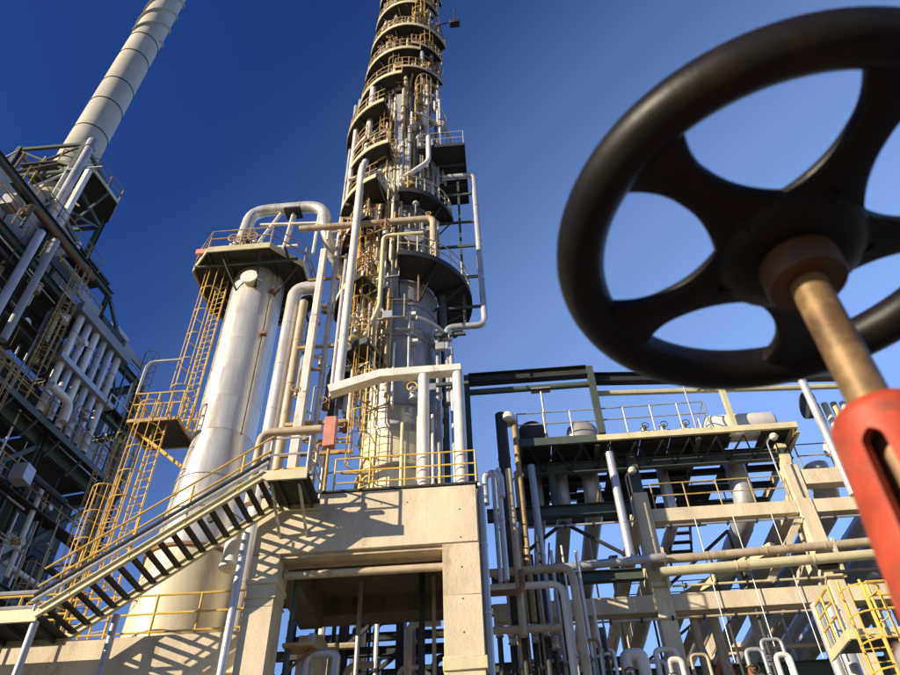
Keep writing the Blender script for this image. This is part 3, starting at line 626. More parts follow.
# sloping hood above it up to the stack
hb = MB(); SXY = Vector((-24.5, 24.0, 0))
lo = [FP(-12.5, -6.5, 32.2), FP(-5.2, -6.5, 32.2), FP(-5.2, -1.6, 32.2), FP(-12.5, -1.6, 32.2)]
hi = [SXY+V(-1.3, -1.3, 36.2), SXY+V(-1.3, 1.3, 36.2), SXY+V(1.3, 1.3, 36.2), SXY+V(1.3, -1.3, 36.2)]
hb.add(lo+hi, [(0, 1, 5, 4), (1, 2, 6, 5), (2, 3, 7, 6), (3, 0, 4, 7), (4, 5, 6, 7), (0, 3, 2, 1)]); hb.build('hood', 'shell', fu)
fbox(-7.5, -4.6, -1.3, -.1, 31.6, 31.72).build('canopy_roof', 'dark', fu)
fbox(-7.5, -7.3, -1.3, -.1, 31.0, 31.9).build('canopy_end', 'white', fu)
# trestle round the stack foot
for sx in (-1, 1):
    for sy in (-1, 1):
        MB().ibeam(SXY+V(sx*2.0, sy*2.0, 28.4), SXY+V(sx*2.0, sy*2.0, 40.6), .28, .28).build('trestle_leg', 'green', fu)
for z in (32.0, 34.8, 37.6, 40.4):
    for a, b in (((-2, -2), (2, -2)), ((2, -2), (2, 2)), ((-2, 2), (2, 2)), ((-2, -2), (-2, 2))):
        MB().obox(SXY+V(*a, z), SXY+V(*b, z), .16, .24).build('trestle_beam', 'green', fu)
for i, z in enumerate((32.0, 34.8, 37.6)):
    MB().obox(SXY+V(-2, -2, z), SXY+V(2, -2, z+2.7), .1, .12).build('trestle_brace', 'white' if i % 2 else 'green', fu)
    MB().obox(SXY+V(2, -2, z), SXY+V(2, 2, z+2.7), .1, .12).build('trestle_brace', 'green', fu)
    MB().obox(SXY+V(2, -2, z), SXY+V(-2, -2, z+2.7), .1, .12).build('trestle_brace', 'cream' if i % 2 else 'green', fu)
# platform half round the stack
spf = MB().add([SXY+V(x, y, z) for z in (38.3, 38.4) for x, y in ((1.2, -2.3), (3.0, -1.4), (3.4, .8), (2.2, 2.2), (-1, 2.2), (-1, -2.3))], [(0, 1, 2, 3, 4, 5), (11, 10, 9, 8, 7, 6)]+[(i, (i+1) % 6, 6+(i+1) % 6, 6+i) for i in range(6)]).build('stack_platform', 'grate', fu)
guard([SXY+V(1.2, -2.3, 38.4), SXY+V(3.0, -1.4, 38.4), SXY+V(3.4, .8, 38.4), SXY+V(2.2, 2.2, 38.4)], 'ochre', spf, 1.1, 1., .035)
MB().obox(SXY+V(3.0, -1.4, 38.3), SXY+V(3.4, .8, 38.3), .06, .25).build('edge_channel', 'cream', spf)
MB().obox(SXY+V(1.2, -2.3, 38.3), SXY+V(3.0, -1.4, 38.3), .06, .25).build('edge_channel', 'cream', spf)
MB().obox(SXY+V(2.0, 0, 35.6), SXY+V(3.2, 0, 38.2), .1, .14).build('brace', 'green', spf)
# large downcomers beside the stack
pa = at(46, 225, 21.5)
MB().tube([(pa.x, 21.5, 28.6), (pa.x, 21.5, 39.6)], .24, 16).build('downcomer', 'grey', fu)
MB().tube([(pa.x, 21.5, 39.0), (pa.x, 21.5, 39.7)], .3, 16).build('downcomer_cap', 'grey', fu)
pb = at(50, 245, 21.2); MB().box((pb.x-.13, 20.95, 30.0), (pb.x+.13, 21.25, 36.0), .02).build('box_duct', 'white', fu)
pc = at(20, 330, 20); MB().tube([(pc.x-1.5, 20, 22.5), (pc.x-1.5, 20, 29.3)], .2, 14).build('downcomer', 'silver', fu)
MB().tube([(pc.x-.7, 20.2, 22.5), (pc.x-.7, 20.2, 28.8)], .17, 14).build('downcomer', 'bluegrey', fu)
# yellow rails on the decks
for u0, u1, v, z, m_ in ((-9.4, -4.9, .3, 28.4, 'yellow'), (-14, -10, .3, 28.4, 'ochre'), (-14.3, .2, .7, 21.6, 'ochre'), (-9.4, -6, -1.2, 25.1, 'yellow')):
    guard([FP(u0, v, z), FP(u1, v, z)], m_, fu, 1.1, 1.2, .035)
fbox(-9.6, -6, -1.4, .4, 24.98, 25.05).build('deck', 'grate', fu)
# pipes and clutter over the visible face
fcols = ['grey', 'silver', 'tan', 'dark', 'white', 'rust', 'green', 'cream']
for i in range(60):
    z0 = random.choice([9.2, 12, 15.2, 18, 22, 24.5, 28.5]); u = random.uniform(-14.5, .5); v = random.uniform(-1.3, 1.0); r = random.choice([.04, .06, .08, .12, .16])
    L = random.uniform(1.5, 5.5)
    if random.random() < .5: MB().tube([FP(u, v, z0), FP(u, v, min(z0+L, 30))], r, 8).build('furnace_pipe', random.choice(fcols), fu)
    else:
        z = z0+random.uniform(.3, 2.5); MB().tube([FP(u, v, z-random.uniform(.5, 1.5)), FP(u, v, z), FP(min(u+L, 1), v, z)], r, 8, r*2.5).build('furnace_pipe', random.choice(fcols), fu)
for i in range(30):
    q = FP(random.uniform(-14, 0), random.uniform(-.5, 1.2), random.choice([9.6, 12.4, 15.6, 18.4, 22.2, 25.4, 28.9])+random.uniform(0, 1.5))
    if i % 2: valve(q, random.choice(['x', 'z']), random.uniform(.09, .16), random.choice(['grey', 'tan', 'white']), fu)
    else: s_ = random.uniform(.15, .4); MB().box(q-V(s_, s_, s_), q+V(s_, s_, s_*1.3), .02).build('burner_box', random.choice(['dark', 'grey', 'tan', 'green']), fu)
for (px, py, Y, z0, z1) in ((96, 520, 25, 12, 19.5), (112, 515, 26, 12, 20.5)):
    q = at(px, py, Y); ladder(q.x, q.y, z0, z1, -PI/2, 'ochre', fu, r=.04, w=.5, cr=.42, czs=1)
# ------------------------------------------------------------------ stack
sk = thing('chimney_stack', 'tall cream steel chimney stack with dark bands and helical strakes', 'chimney', (SXY.x, SXY.y, 36.2))
MB().lathe([(1.22, 36.21), (1.1, 38.0), (1.08, 72), (1.0, 72), (1.0, 71.0)], (SXY.x, SXY.y, 0), 48, cap=False).build('shell', 'stack', sk)
for z in (40.8, 44.6, 48.0, 50.8, 55.0, 57.8):
    MB().lathe([(1.085, z), (1.13, z+.01), (1.13, z+.075), (1.085, z+.085)], (SXY.x, SXY.y, 0), 40).build('stiffener_band', 'dark', sk)
for k in range(3):
    vs_ = []; n_ = 90
    for i in range(n_+1):
        z = 58.5+13*i/n_; a = 2*PI*(k/3+(z-58.5)/7.5)
        for r in (1.07, 1.26):
            for dzz in (-.03, .03): vs_.append((SXY.x+r*math.cos(a), SXY.y+r*math.sin(a), z+dzz))
    fs_ = []
    for i in range(n_):
        o = i*4; p_ = o+4; fs_ += [(o, o+2, p_+2, p_), (o+1, p_+1, p_+3, o+3), (o, p_, p_+1, o+1), (o+2, o+3, p_+3, p_+2)]
    MB().add(vs_, fs_).build('helical_strake', 'stack', sk)
MB().obox(SXY+V(-1.12, -.4, 40), SXY+V(-1.12, -.4, 71), .08, .08).build('conduit', 'rust', sk)
# ------------------------------------------------------------------ pipe rack on the right
rk = thing('pipe_rack', 'cream concrete pipe rack running away beside the tower', 'pipe rack', (7.4, 30, 0))
BY = (22.0, 29.5, 37.0)
CX = (4.78, 9.9, 15.4)
for k, y in enumerate(BY):
    for j, x in enumerate(CX):
        top = (14.6, 15.3, 15.3)[j]
        MB().box((x-.25, y-.25, 0), (x+.25, y+.25, top), .02).build('column', 'concrete', rk)
        MB().box((x-.17, y-.17, top), (x+.17, y+.17, 16.2)).build('steel_stub', 'cream' if j else 'green', rk)
    for x0, x1 in ((5.035, 9.645), (10.155, 15.145)):
        MB().box((x0, y-.2, 13.52), (x1, y+.2, 13.98), .015).build('beam', 'concrete', rk)
        MB().box((x0, y-.2, 10.6), (x1, y+.2, 11.12), .015).build('beam', 'concrete', rk)
    MB().box((-.3 if k == 0 else -5, y-.2, 10.6), (4.52, y+.2, 11.12), .015).build('beam', 'concrete', rk)
    MB().ibeam((-.3 if k == 0 else -5, y, 14.2), (4.49, y, 14.2), .25, .4).build('steel_beam', 'green', rk)  # green-grey of both bay beams has the shade there painted in
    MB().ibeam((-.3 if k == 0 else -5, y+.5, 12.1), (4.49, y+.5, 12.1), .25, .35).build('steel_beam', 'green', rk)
    MB().box((10.19, y-.2, 14.55), (15.1, y+.2, 15.1), .015).build('beam', 'concrete', rk)
for x in CX:
    for y0, y1 in zip(BY[:-1], BY[1:]):
        MB().box((x-.2, y0+.29, 12.0), (x+.2, y1-.29, 12.5), .012).build('longitudinal_beam', 'concrete', rk)
        MB().box((x-.2, y0+.29, 14.1), (x+.2, y1-.29, 14.55), .012).build('longitudinal_beam', 'concrete', rk)
for y0, y1 in zip(BY[:-1], BY[1:]):
    MB().obox((7.4, y0+.3, 13.3), (4.9, y1-.3, 13.3), .08, .08).build('plan_brace', 'dark', rk)
    MB().obox((7.4, y0+.3, 13.3), (9.8, y1-.3, 13.3), .08, .08).build('plan_brace', 'dark', rk)
MB().obox((2.2, 22.2, 13.9), (4.5, 22.2, 12.3), .08, .1).build('knee_brace', 'dark', rk)
MB().obox((2.2, 22.2, 13.9), (0, 22.2, 12.3), .08, .1).build('knee_brace', 'dark', rk)
MB().obox((8.0, 21.7, 11.3), (9.62, 22, 13.4), .14, .2).build('raking_brace', 'concrete', rk)
MB().obox((6.0, 26, 12.6), (8.6, 22.2, 12.6), .2, .3).build('raking_brace', 'concrete', rk)
MB().box((9.5, 21.55, 11.55), (10.05, 21.72, 11.85)).build('bracket_plate', 'dark', rk)
# pipes lying along the rack: look-alikes share a label
G1 = 'pipes lying along the rack'
for x, r, m_ in ((.9, .17, 'grey'), (1.5, .2, 'grey'), (2.35, .26, 'grey'), (3.4, .3, 'grey')):
    pipe('rack_pipe', [(x, 22.75, 16.3), (x, 22.75, 14.42+r), (x, 38.5, 14.42+r)], r, m_, 'grey pipe lying along the steel upper tier of the pipe rack', G1, n=14)
for x, r, m_ in ((6.0, .2, 'silver'), (8.55, .36, 'grey'), (11.3, .42, 'grey'), (12.7, .3, 'silver'), (13.8, .45, 'grey')):
    pipe('rack_pipe', [(x, 23.0, 16.2 if x < 10 else 15.9), (x, 23.0, 14.04+r), (x, 38.5, 14.04+r)], r, m_, '%s pipe lying along the concrete upper tier of the pipe rack' % ('thick grey' if m_ == 'grey' else 'slimmer silver'), G1, n=16, bands=3., bmat='grey')
for x, r, m_ in ((.5, .12, 'tan'), (1.1, .1, 'tan'), (2.6, .12, 'tan'), (5.7, .12, 'tan'), (6.3, .15, 'tan'), (11, .2, 'tan'), (12, .2, 'tan')):
    pipe('rack_pipe', [(x, 22.6, 8.0), (x, 22.6, 11.22+r), (x, 38.5, 11.22+r)], r, m_, 'tan pipe lying along the lower tier of the pipe rack', G1, n=10)
# long pipes running across the front of the rack
pipe('cross_pipe', [(4.55, 21.5, 12.05), (11.6, 21.5, 12.25)], .13, 'tan', 'long tan pipe across the rack front, upper of a pair', bands=2.2)
pipe('cross_pipe', [(4.75, 21.4, 11.62), (11.6, 21.4, 11.8)], .15, 'cream', 'long cream pipe across the rack front, lower of a pair', bands=2.6)
pipe('cross_pipe', [(-.2, 21.2, 11.75), (5.0, 21.2, 12.0)], .13, 'grey', 'grey pipe across the shaded bay next to the concrete frame')
# platform above the rack
PZ = 16.45
pf = thing('rack_platform', 'grated platform with cream edge beam on top of the pipe rack', 'platform', (5.5, 23.5, 14.5))
MB().obox((.95, 21.0, PZ-.12), (3.6, 21.0, PZ-.12), .1, .3).build('edge_beam', 'green', pf)  # green-grey stretch: shadow on the cream edge put into the colour
MB().obox((3.61, 21.0, PZ-.12), (10.3, 21.0, PZ-.12), .1, .22).build('edge_beam', 'cream', pf)
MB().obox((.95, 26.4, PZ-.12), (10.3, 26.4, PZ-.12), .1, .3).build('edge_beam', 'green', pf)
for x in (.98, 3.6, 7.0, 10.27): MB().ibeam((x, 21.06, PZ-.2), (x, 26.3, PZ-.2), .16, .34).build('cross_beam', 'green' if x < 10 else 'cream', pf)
for y in (22.1, 23.2, 24.3, 25.4): MB().ibeam((1.05, y, PZ-.34), (10.2, y, PZ-.34), .14, .22).build('joist', 'dark', pf)
MB().ibeam((1.0, 22.0, 15.85), (10.2, 22.0, 15.85), .2, .4).build('girder', 'green', pf)
MB().ibeam((1.0, 25.2, 15.85), (10.2, 25.2, 15.85), .2, .4).build('girder', 'green', pf)
for x in (2.0, 4.78, 9.9): MB().cyl((x, 22.0, 14.4), (x, 22.0, 15.65), .12, 10).build('leg', 'green', pf)
for i in range(9):
    for j in range(3):
        if (i, j) in ((2, 1), (5, 2), (7, 0), (8, 2), (7, 2), (8, 1), (1, 2), (4, 1), (6, 1)): continue
        MB().box((1.08+i*1.02, 21.08+j*1.77, PZ), (1.08+i*1.02+1.0, 21.08+j*1.77+1.75, PZ+.03)).build('grating_panel', 'grate', pf)
guard([(.98, 21.02, PZ+.05), (7.5, 21.02, PZ+.05)], 'grey', pf, 1.1, 1.0, .026, rails=(1, .55))
guard([(7.5, 21.02, PZ+.05), (7.5, 23.0, PZ+.05)], 'grey', pf, 1.1, 1.0, .026, rails=(1, .55))
guard([(.98, 26.3, PZ+.05), (10.2, 26.3, PZ+.05)], 'ochre', pf, 1.1, 1.2, .026, rails=(1, .55))
def drum(x0, x1, y, z, r, m_, label, axis='x'):
    t = thing('drum', label, 'drum', ((x0+x1)/2, y, PZ+.03))
    prof = [(0, 0), (.5, .06), (.85, .2), (1, .42)]
    L = x1-x0; pts = []; rs = []
    for k, d in prof: pts.append(x0+d*r); rs.append(max(k*r, .01))
    for k, d in prof[::-1]: pts.append(x1-d*r); rs.append(max(k*r, .01))
    P_ = [((p, y, z) if axis == 'x' else ((x0+x1)/2, y+p-(x0+x1)/2, z)) for p in pts]
    MB().tube(P_, rs, 24).build('shell', m_, t)
    for f in (.25, .75):
        xx = x0+L*f
        if axis == 'x': MB().box((xx-.08, y-r*.7, PZ+.035), (xx+.08, y+r*.7, z-r*.5)).build('saddle', 'green', t)
        else: MB().box(((x0+x1)/2-r*.7, y+L*(f-.5)-.08, PZ+.035), ((x0+x1)/2+r*.7, y+L*(f-.5)+.08, z-r*.5)).build('saddle', 'green', t)
    return t
drum(7.6, 10.1, 22.0, PZ+.62, .5, 'white', 'white insulated drum at the open end of the rack platform')
drum(-.3, 3.3, 23.2, PZ+.75, .5, 'dark', 'dark drum lying end-on behind the shaded platform rail', 'y')
drum(1.6, 5.0, 23.4, PZ+.8, .56, 'shell', 'grey drum lying end-on beside the gantry post', 'y')
for i, x in enumerate((5.1, 5.75, 6.5)):
    o = pipe('platform_pipe', [(x, 21.6, PZ+.3), (x+.55, 21.6, PZ+.3)], .16, 'white', 'short white pipe spool on the rack platform', 'spools on the rack platform')
    valve((x+.3, 21.6, PZ+.5), 'z', .07, 'grey', o, 'dark')
# gantry over the platform
ga = thing('gantry', 'dark steel gantry beam over the rack platform', 'gantry', (3.8, 21, PZ))
MB().ibeam((-.65, 21.0, 19.32), (3.7, 21.0, 19.32), .3, .42).build('beam', 'dark', ga)
MB().tube([(-.65, 21.0, 18.72), (3.7, 21.0, 18.72)], .12, 10).build('tie_bar', 'green', ga)
MB().obox((3.82, 21.0, PZ+.03), (3.82, 21.0, 19.5), .24, .24).build('post', 'green', ga)
MB().obox((-.72, 21.0, 12.4), (-.72, 21.0, 19.5), .2, .2).build('post', 'green', ga)
MB().ibeam((3.95, 21.3, 19.2), (14.5, 22.2, 19.2), .3, .4).build('side_beam', 'dark', ga)
MB().tube([(3.95, 21.3, 18.5), (13.6, 21.8, 18.4)], .1, 8).build('tie_bar', 'cream', ga)
MB().obox((8.35, 21.2, PZ+.03), (8.35, 21.2, 19.0), .16, .2).build('post', 'cream', ga)
MB().cyl((1.95, 21.05, 18.7), (1.95, 21.05, PZ+.03), .04, 6).build('hanger_rod', 'grey', ga)
MB().box((1.6, 20.9, 18.62), (2.3, 21.2, 18.68)).build('hanger_plate', 'grey', ga)
# vertical pipes and small lines in the shaded bay
for i, (px, py, Y, z0, z1, r, m_, lab) in enumerate((
        (487, 600, 17.4, .02, 12.55, .1, 'silver', 'silver riser against the outer side of the concrete column'),
        (505, 560, 18.3, 10.2, 13.6, .085, 'silver', 'silver riser with elbow beside the concrete frame'),
        (515, 540, 19.0, 9, 14.0, .1, 'tan', 'tan riser in the shaded bay next to the silver risers'),
        (496, 520, 18.0, 10, 13.3, .06, 'grey', 'slim grey riser beside the concrete frame'),
        (537, 515, 21.3, 9, 15.6, .12, 'silver', 'lone silver upright pipe in the shaded rack bay'),
        (617, 490, 21.3, 11.9, 15.9, .14, 'silver', 'silver upright pipe by the near rack column'),
        (508, 500, 20.6, 10, 17.3, .2, 'dark', 'dark capped upright pipe at the platform end'),
        (522, 500, 20.6, 10, 17.0, .09, 'ochre', 'olive yellow upright pipe at the platform end'),
        (820, 420, 20.0, 13, 17.6, .13, 'silver', 'bright silver upright pipe behind the handwheel stem'),
        (832, 650, 19.5, .02, 9.6, .14, 'silver', 'silver riser pipe near the yellow caged ladder'),
        (846, 650, 19.5, .02, 9.5, .2, 'silver', 'thick silver riser pipe near the yellow caged ladder'),
        )):
    q = at(px, py, Y); pipe('riser_pipe', [(q.x, Y, z0), (q.x, Y, z1)], r, m_, lab, n=14, bands=2.)
q = at(508, 418, 20.6); tag(MB().lathe([(.02, .2), (.18, .16), (.27, .0), (.27, -.2), (.2, -.22)], (q.x, 20.6, q.z), 18).build('vent_cap', 'white'), 'white round cap on top of the dark upright pipe', 'cap')
pipe('pipe', [(-.3, 19.2, 10.85), (1.95, 19.2, 10.9), (2.0, 19.2, 0.02)], .115, 'tan', 'tan pipe elbowing down in front of the shaded bay, outer of a pair', bend=.35, n=14)
pipe('pipe', [(-.3, 19.35, 10.5), (1.65, 19.35, 10.5), (1.68, 19.35, 0.02)], .1, 'white', 'white pipe elbowing down in front of the shaded bay, inner of a pair', bend=.3, n=14)
pipe('pipe', [(-.3, 19.4, 9.35), (1.5, 19.4, 9.35)], .1, 'tan', 'short tan pipe between column riser and the elbow pipes', n=12)
pipe('pipe', [(-.35, 18.6, 10.0), (.55, 18.6, 10.0), (.55, 18.6, 10.6)], .08, 'rust', 'short rusty brown pipe beside the concrete column', n=12)
pipe('pipe', [(.2, 18.2, 12.6), (.2, 18.2, 13.4), (-.25, 18.2, 13.4), (-.25, 18.2, 12.4)], .1, 'silver', 'silver goose-neck pipe at the top corner of the concrete frame', bend=.22)
# bottom right: pump lines, red frame
for i, (px, py) in enumerate(((600, 650), (625, 655), (645, 662), (668, 660), (690, 655), (760, 640), (775, 655), (745, 650), (655, 650), (585, 640))):
    Y = 20.5+.45*(i % 3); q = at(px, py, Y); r = .17 if i == 1 else (.05, .07, .06, .08, .045)[i % 5]
    o = pipe('pump_line', [(q.x, Y, .02), (q.x, Y, q.z), (q.x+.35+.1*i % .3, Y, q.z), (q.x+.4+.1*i % .3, Y, .02)], r, ['silver', 'white', 'grey', 'white', 'tan'][i % 5],
             '%s hairpin pipe rising at the foot of the pipe rack' % ('fat white' if i == 1 else ['slim silver', 'narrow white', 'slim grey', 'white', 'slim tan'][i % 5]), 'hairpin pipes at the rack foot', bend=.14, n=12)
    if i % 2: valve((q.x, Y-.05, q.z-.6), 'z', min(r, .07)+.012, ['grey', 'rust', 'grey'][i % 3], o, 'dark')
rf = thing('red_trestle', 'orange red steel A-frame at the foot of the rack', 'frame', (6.6, 23.5, 0))
q = at(722, 647, 23.5)
MB().obox((q.x, 23.5, q.z), (q.x-1.0, 23.5, q.z-2.2), .1, .12).build('leg', 'redst', rf)
MB().obox((q.x+.02, 23.5, q.z), (q.x+.3, 23.5, q.z-2.2), .1, .12).build('leg', 'redst', rf)
MB().obox((q.x-1.0, 23.5, 0.01), (q.x-1.0, 23.5, q.z-2.15), .12, .12).build('post', 'redst', rf)
MB().obox((q.x+.3, 23.5, 0.01), (q.x+.3, 23.5, q.z-2.15), .12, .12).build('post', 'redst', rf)
# low steel beam near bottom of the view
lowr = thing('pipe_bridge', 'low grey green steel pipe bridge behind the rack columns', 'pipe bridge', (6, 25, 0))
MB().ibeam((-.2, 25, 9.7), (13, 25, 9.7), .3, .7).build('girder', 'green', lowr)
MB().ibeam((-.2, 25, 8.4), (13, 25, 8.4), .3, .4).build('girder', 'green', lowr)
for x in (.3, 6.8, 12.7): MB().ibeam((x, 25.0, 0), (x, 25.0, 9.3), .25, .25).build('post', 'green', lowr)
for x in (2, 4.2, 8.2, 10.4): MB().obox((x, 25, 8.6), (x+1.1, 25, 9.4), .08, .1).build('web_brace', 'green', lowr)
# yellow caged ladder on the right
yl = thing('caged_ladder', 'bright yellow caged ladder with landing beside the rack', 'ladder', (9.3, 17.5, 0))
q = at(872, 640, 17.5)
ladder(q.x, 17.5, 0.02, 8.3, -PI*.55, 'yellow', yl, r=.035, w=.5, cr=.42, czs=1.6, hoop=.6)
yd = MB().box((q.x-.35, 17.7, 8.15), (q.x+2.4, 19.0, 8.2)).build('landing', 'grate', yl)
MB().obox((q.x-.4, 17.68, 8.12), (q.x+2.4, 17.68, 8.12), .06, .22).build('edge_channel', 'cream', yl)
MB().obox((q.x-.4, 17.7, 8.1), (q.x-.4, 19, 8.1), .06, .22).build('edge_channel', 'cream', yl)
guard([(q.x+.5, 17.72, 8.25), (q.x+2.4, 17.72, 8.25)], 'yellow', yl, 1.1, .5, .03, rails=(1, .7, .4))
guard([(q.x-.35, 17.9, 8.25), (q.x-.35, 19, 8.25)], 'yellow', yl, 1.1, .5, .03, rails=(1, .7, .4))
# heat exchanger bank on the right
hx = thing('exchanger_bank', 'bank of cream upright exchanger tubes behind the handwheel', 'heat exchanger', (12.2, 23, 15.3))
q0 = at(820, 415, 23)
for i in range(6): MB().cyl((q0.x+i*.33, 23, q0.z-1.3), (q0.x+i*.33, 23, q0.z+.5), .12, 12).build('tube', 'white' if i % 2 else 'cream', hx)
MB().cyl((q0.x-.3, 23, q0.z-1.5), (q0.x+2.2, 23, q0.z-1.5), .3, 18).build('header', 'white', hx)
MB().cyl((q0.x-.2, 22.9, q0.z+.4), (q0.x-.45, 22.9, q0.z+.4), .5, 20).build('channel_cover', 'dark', hx)
MB().box((q0.x-.2, 22.8, 15.3), (q0.x+.1, 23.2, q0.z-1.7)).build('pedestal', 'concrete', hx)
MB().box((q0.x+1.7, 22.8, 15.3), (q0.x+2.0, 23.2, q0.z-1.7)).build('pedestal', 'concrete', hx)
# ------------------------------------------------------------------ foreground gate valve
WX, WY, WZ = .342, .551, CAM.z+.64
gv = thing('gate_valve', 'large gate valve with black handwheel, bronze stem and red yoke', 'valve', (WX, WY, 0))
HZ = CAM.z+.605
hw = MB().tube([(WX+.2255*math.cos(t), WY+.2255*math.sin(t), WZ) for t in [2*PI*i/140 for i in range(140)]], .0268, 24, closed=True)
hw = hw.build('handwheel', 'iron', gv)
a_ref = math.atan2(0, 1)
def spoke(a):
    n = 28; m_ = 16; vs = []
    d = Vector((math.cos(a), math.sin(a), 0)); t = Vector((-d.y, d.x, 0))
    for i in range(n+1):
        k = i/n; r = .022+(.222-.022)*k
        wd = .0225+.064*max(0, 1-k/.58)**2+.046*max(0, (k-.62)/.38)**2
        hh = .0125+.008*max(0, 1-k/.4)**2+.007*max(0, (k-.7)/.3)**2
        z = HZ+.012+(WZ-HZ-.012)*k
        for j in range(m_):
            b = 2*PI*j/m_; cx = math.copysign(abs(math.cos(b))**.75, math.cos(b)); sy = math.copysign(abs(math.sin(b))**.75, math.sin(b))
            vs.append(Vector((WX, WY, z))+d*r+t*(wd*cx)+V(0, 0, hh*sy))
    fs = [(i*m_+j, i*m_+(j+1) % m_, (i+1)*m_+(j+1) % m_, (i+1)*m_+j) for i in range(n) for j in range(m_)]
    fs += [tuple(range(m_))[::-1], tuple(n*m_+j for j in range(m_))]
    return MB().add(vs, fs).build('spoke', 'iron', hw)
def px_angle(x, y):
    d = Fv+Rv*((x-450)/FPX)+Uv*((337.5-y)/FPX); p = CAM+d*((WZ-CAM.z)/d.z); return math.atan2(p.y-WY, p.x-WX)
A0 = px_angle(655, 160)
for k in range(5): spoke(A0+2*PI*k/5)
MB().lathe([(.02, .030), (.058, .030), (.076, .024), (.082, .014), (.077, .002), (.066, -.007), (.050, -.0115), (.02, -.0115)], (WX, WY, HZ), 60).build('hub_web', 'iron', hw)
MB().lathe([(.03, -.008), (.041, -.012), (.041, -.040), (.039, -.044), (.012, -.044)], (WX, WY, HZ), 48).build('hub_boss', 'hubrust', hw)
MB().lathe([(.0188, -.44), (.0188, .05), (.012, .055)], (WX, WY, HZ), 32).build('stem', 'bronze', gv)
# yoke sleeve with a rounded slot
th0 = math.atan2(-.55, -.352)-rad(14)
zs = np.linspace(1.795, 1.992, 60); NS = 64; vo = []; vi = []
s0, s1, hw_ = 1.835, 1.957, .21
for z in zs:
    k = (1.992-z)/.197; R = .0415+.013*k; top = 1-max(0, (z-1.98)/.012)**2*.13
    R *= top
    zr = .011
    if s0 < z < s1:
        e = min(z-s0, s1-z); w_ = hw_*math.sqrt(max(0, 1-max(0, 1-e/zr)**2))
    else: w_ = 0
    for i in range(NS+1):
        a = th0+w_+(2*PI-2*w_)*i/NS
        vo.append((WX+R*math.cos(a), WY+R*math.sin(a), z)); vi.append((WX+(R-.0105)*math.cos(a), WY+(R-.0105)*math.sin(a), z))
mb = MB(); nv = len(vo); K = NS+1
fs = []
for j in range(len(zs)-1):
    for i in range(NS):
        q_ = (j*K+i, j*K+i+1, (j+1)*K+i+1, (j+1)*K+i); fs += [q_, tuple(nv+t for t in q_[::-1])]
    for i in (0, NS): fs.append((j*K+i, (j+1)*K+i, nv+(j+1)*K+i, nv+j*K+i))
for i in range(NS):
    j = len(zs)-1; fs.append((j*K+i, j*K+i+1, nv+j*K+i+1, nv+j*K+i))
yk = mb.add(vo+vi, fs).build('yoke', 'red', gv)
MB().lathe([(.034, 1.992), (.026, 1.995), (.0195, 1.995), (.0195, 1.986), (.034, 1.986)], (WX, WY, 0), 32, cap=False).build('yoke_bush', 'hubrust', yk)
fl = MB().lathe([(.02, 1.794), (.066, 1.794), (.066, 1.768), (.02, 1.768)], (WX, WY, 0), 40).build('bonnet_flange', 'flange', gv)
for i in range(8):
    p = polar((WX, WY), .060, i*PI/4+.2, 0); MB().cyl((p.x, p.y, 1.75), (p.x, p.y, 1.806), .006, 6).build('bolt', 'hubrust', fl)
MB().lathe([(.03, 1.767), (.075, 1.76), (.08, 1.7), (.095, 1.62), (.14, 1.5), (.15, 1.36), (.14, 1.24), (.1, 1.14), (.03, 1.1)], (WX, WY, 0), 36).build('body', 'red', gv)
for sx in (-1, 1):
    MB().tube([(WX+sx*.12, WY, 1.36), (WX+sx*.26, WY, 1.36)], .09, 24).build('body_neck', 'red', gv)
    MB().tube([(WX+sx*.26, WY, 1.36), (WX+sx*.30, WY, 1.36)], .15, 28).build('end_flange', 'red', gv)
fp = pipe('foreground_pipe', [(WX-.302, WY, 1.36), (WX-1.6, WY, 1.36), (WX-1.6, WY, .02)], .085, 'grey', 'grey pipe joined to the gate valve on its near side', bend=.25)
fp = pipe('foreground_pipe', [(WX+.302, WY, 1.36), (WX+1.8, WY, 1.36), (WX+1.8, WY, .02)], .085, 'grey', 'grey pipe joined to the gate valve on its far side', bend=.25)
# ------------------------------------------------------------------ more detail
ring_platform(27.7, 2.8, PI*.78, PI*1.40, 'ochre', 'cream')
ring_platform(31.6, 2.7, PI*.8, PI*1.3, 'ochre', 'tan')
for i in range(170):   # denser lines on the tower front
    z0 = random.uniform(16, 54); a = PI*random.uniform(1.02, 1.98 if z0 > 31 else 1.5)
    L = random.uniform(.8, 3.4)
    tower_pipe(a, random.uniform(1.5, 2.25 if z0 < 34 else 1.75), z0, min(z0+L, 57), random.choice([.025, .035, .045, .06, .09]), random.choice(cols+['ochre', 'tan', 'rust', 'white']), random.random() < .6, random.random() < .6)
for i in range(130):
    z = random.uniform(16, 56); a = PI*random.uniform(1.0, 2.0 if z > 31 else 1.5); R = 1.34 if z < 34.2 else 1.12
    if i % 2: valve(polar(TC, R+random.uniform(.3, .9), a, z), random.choice(['x', 'z']), random.uniform(.05, .1), random.choice(['grey', 'rust', 'tan', 'white']), tw, random.choice(['yellow', 'rust', 'ochre']))
    else:
        a2 = a+random.uniform(.2, .7); r_ = R+random.uniform(.3, 1.0)
        MB().tube([polar(TC, r_, a, z-random.uniform(.3, 1.2))]+[polar(TC, r_, a+(a2-a)*j/5, z) for j in range(6)]+[polar(TC, r_, a2, z+random.uniform(.3, 1.5))], random.choice([.025, .04, .055]), 7).build('bent_pipe', random.choice(cols), tw)
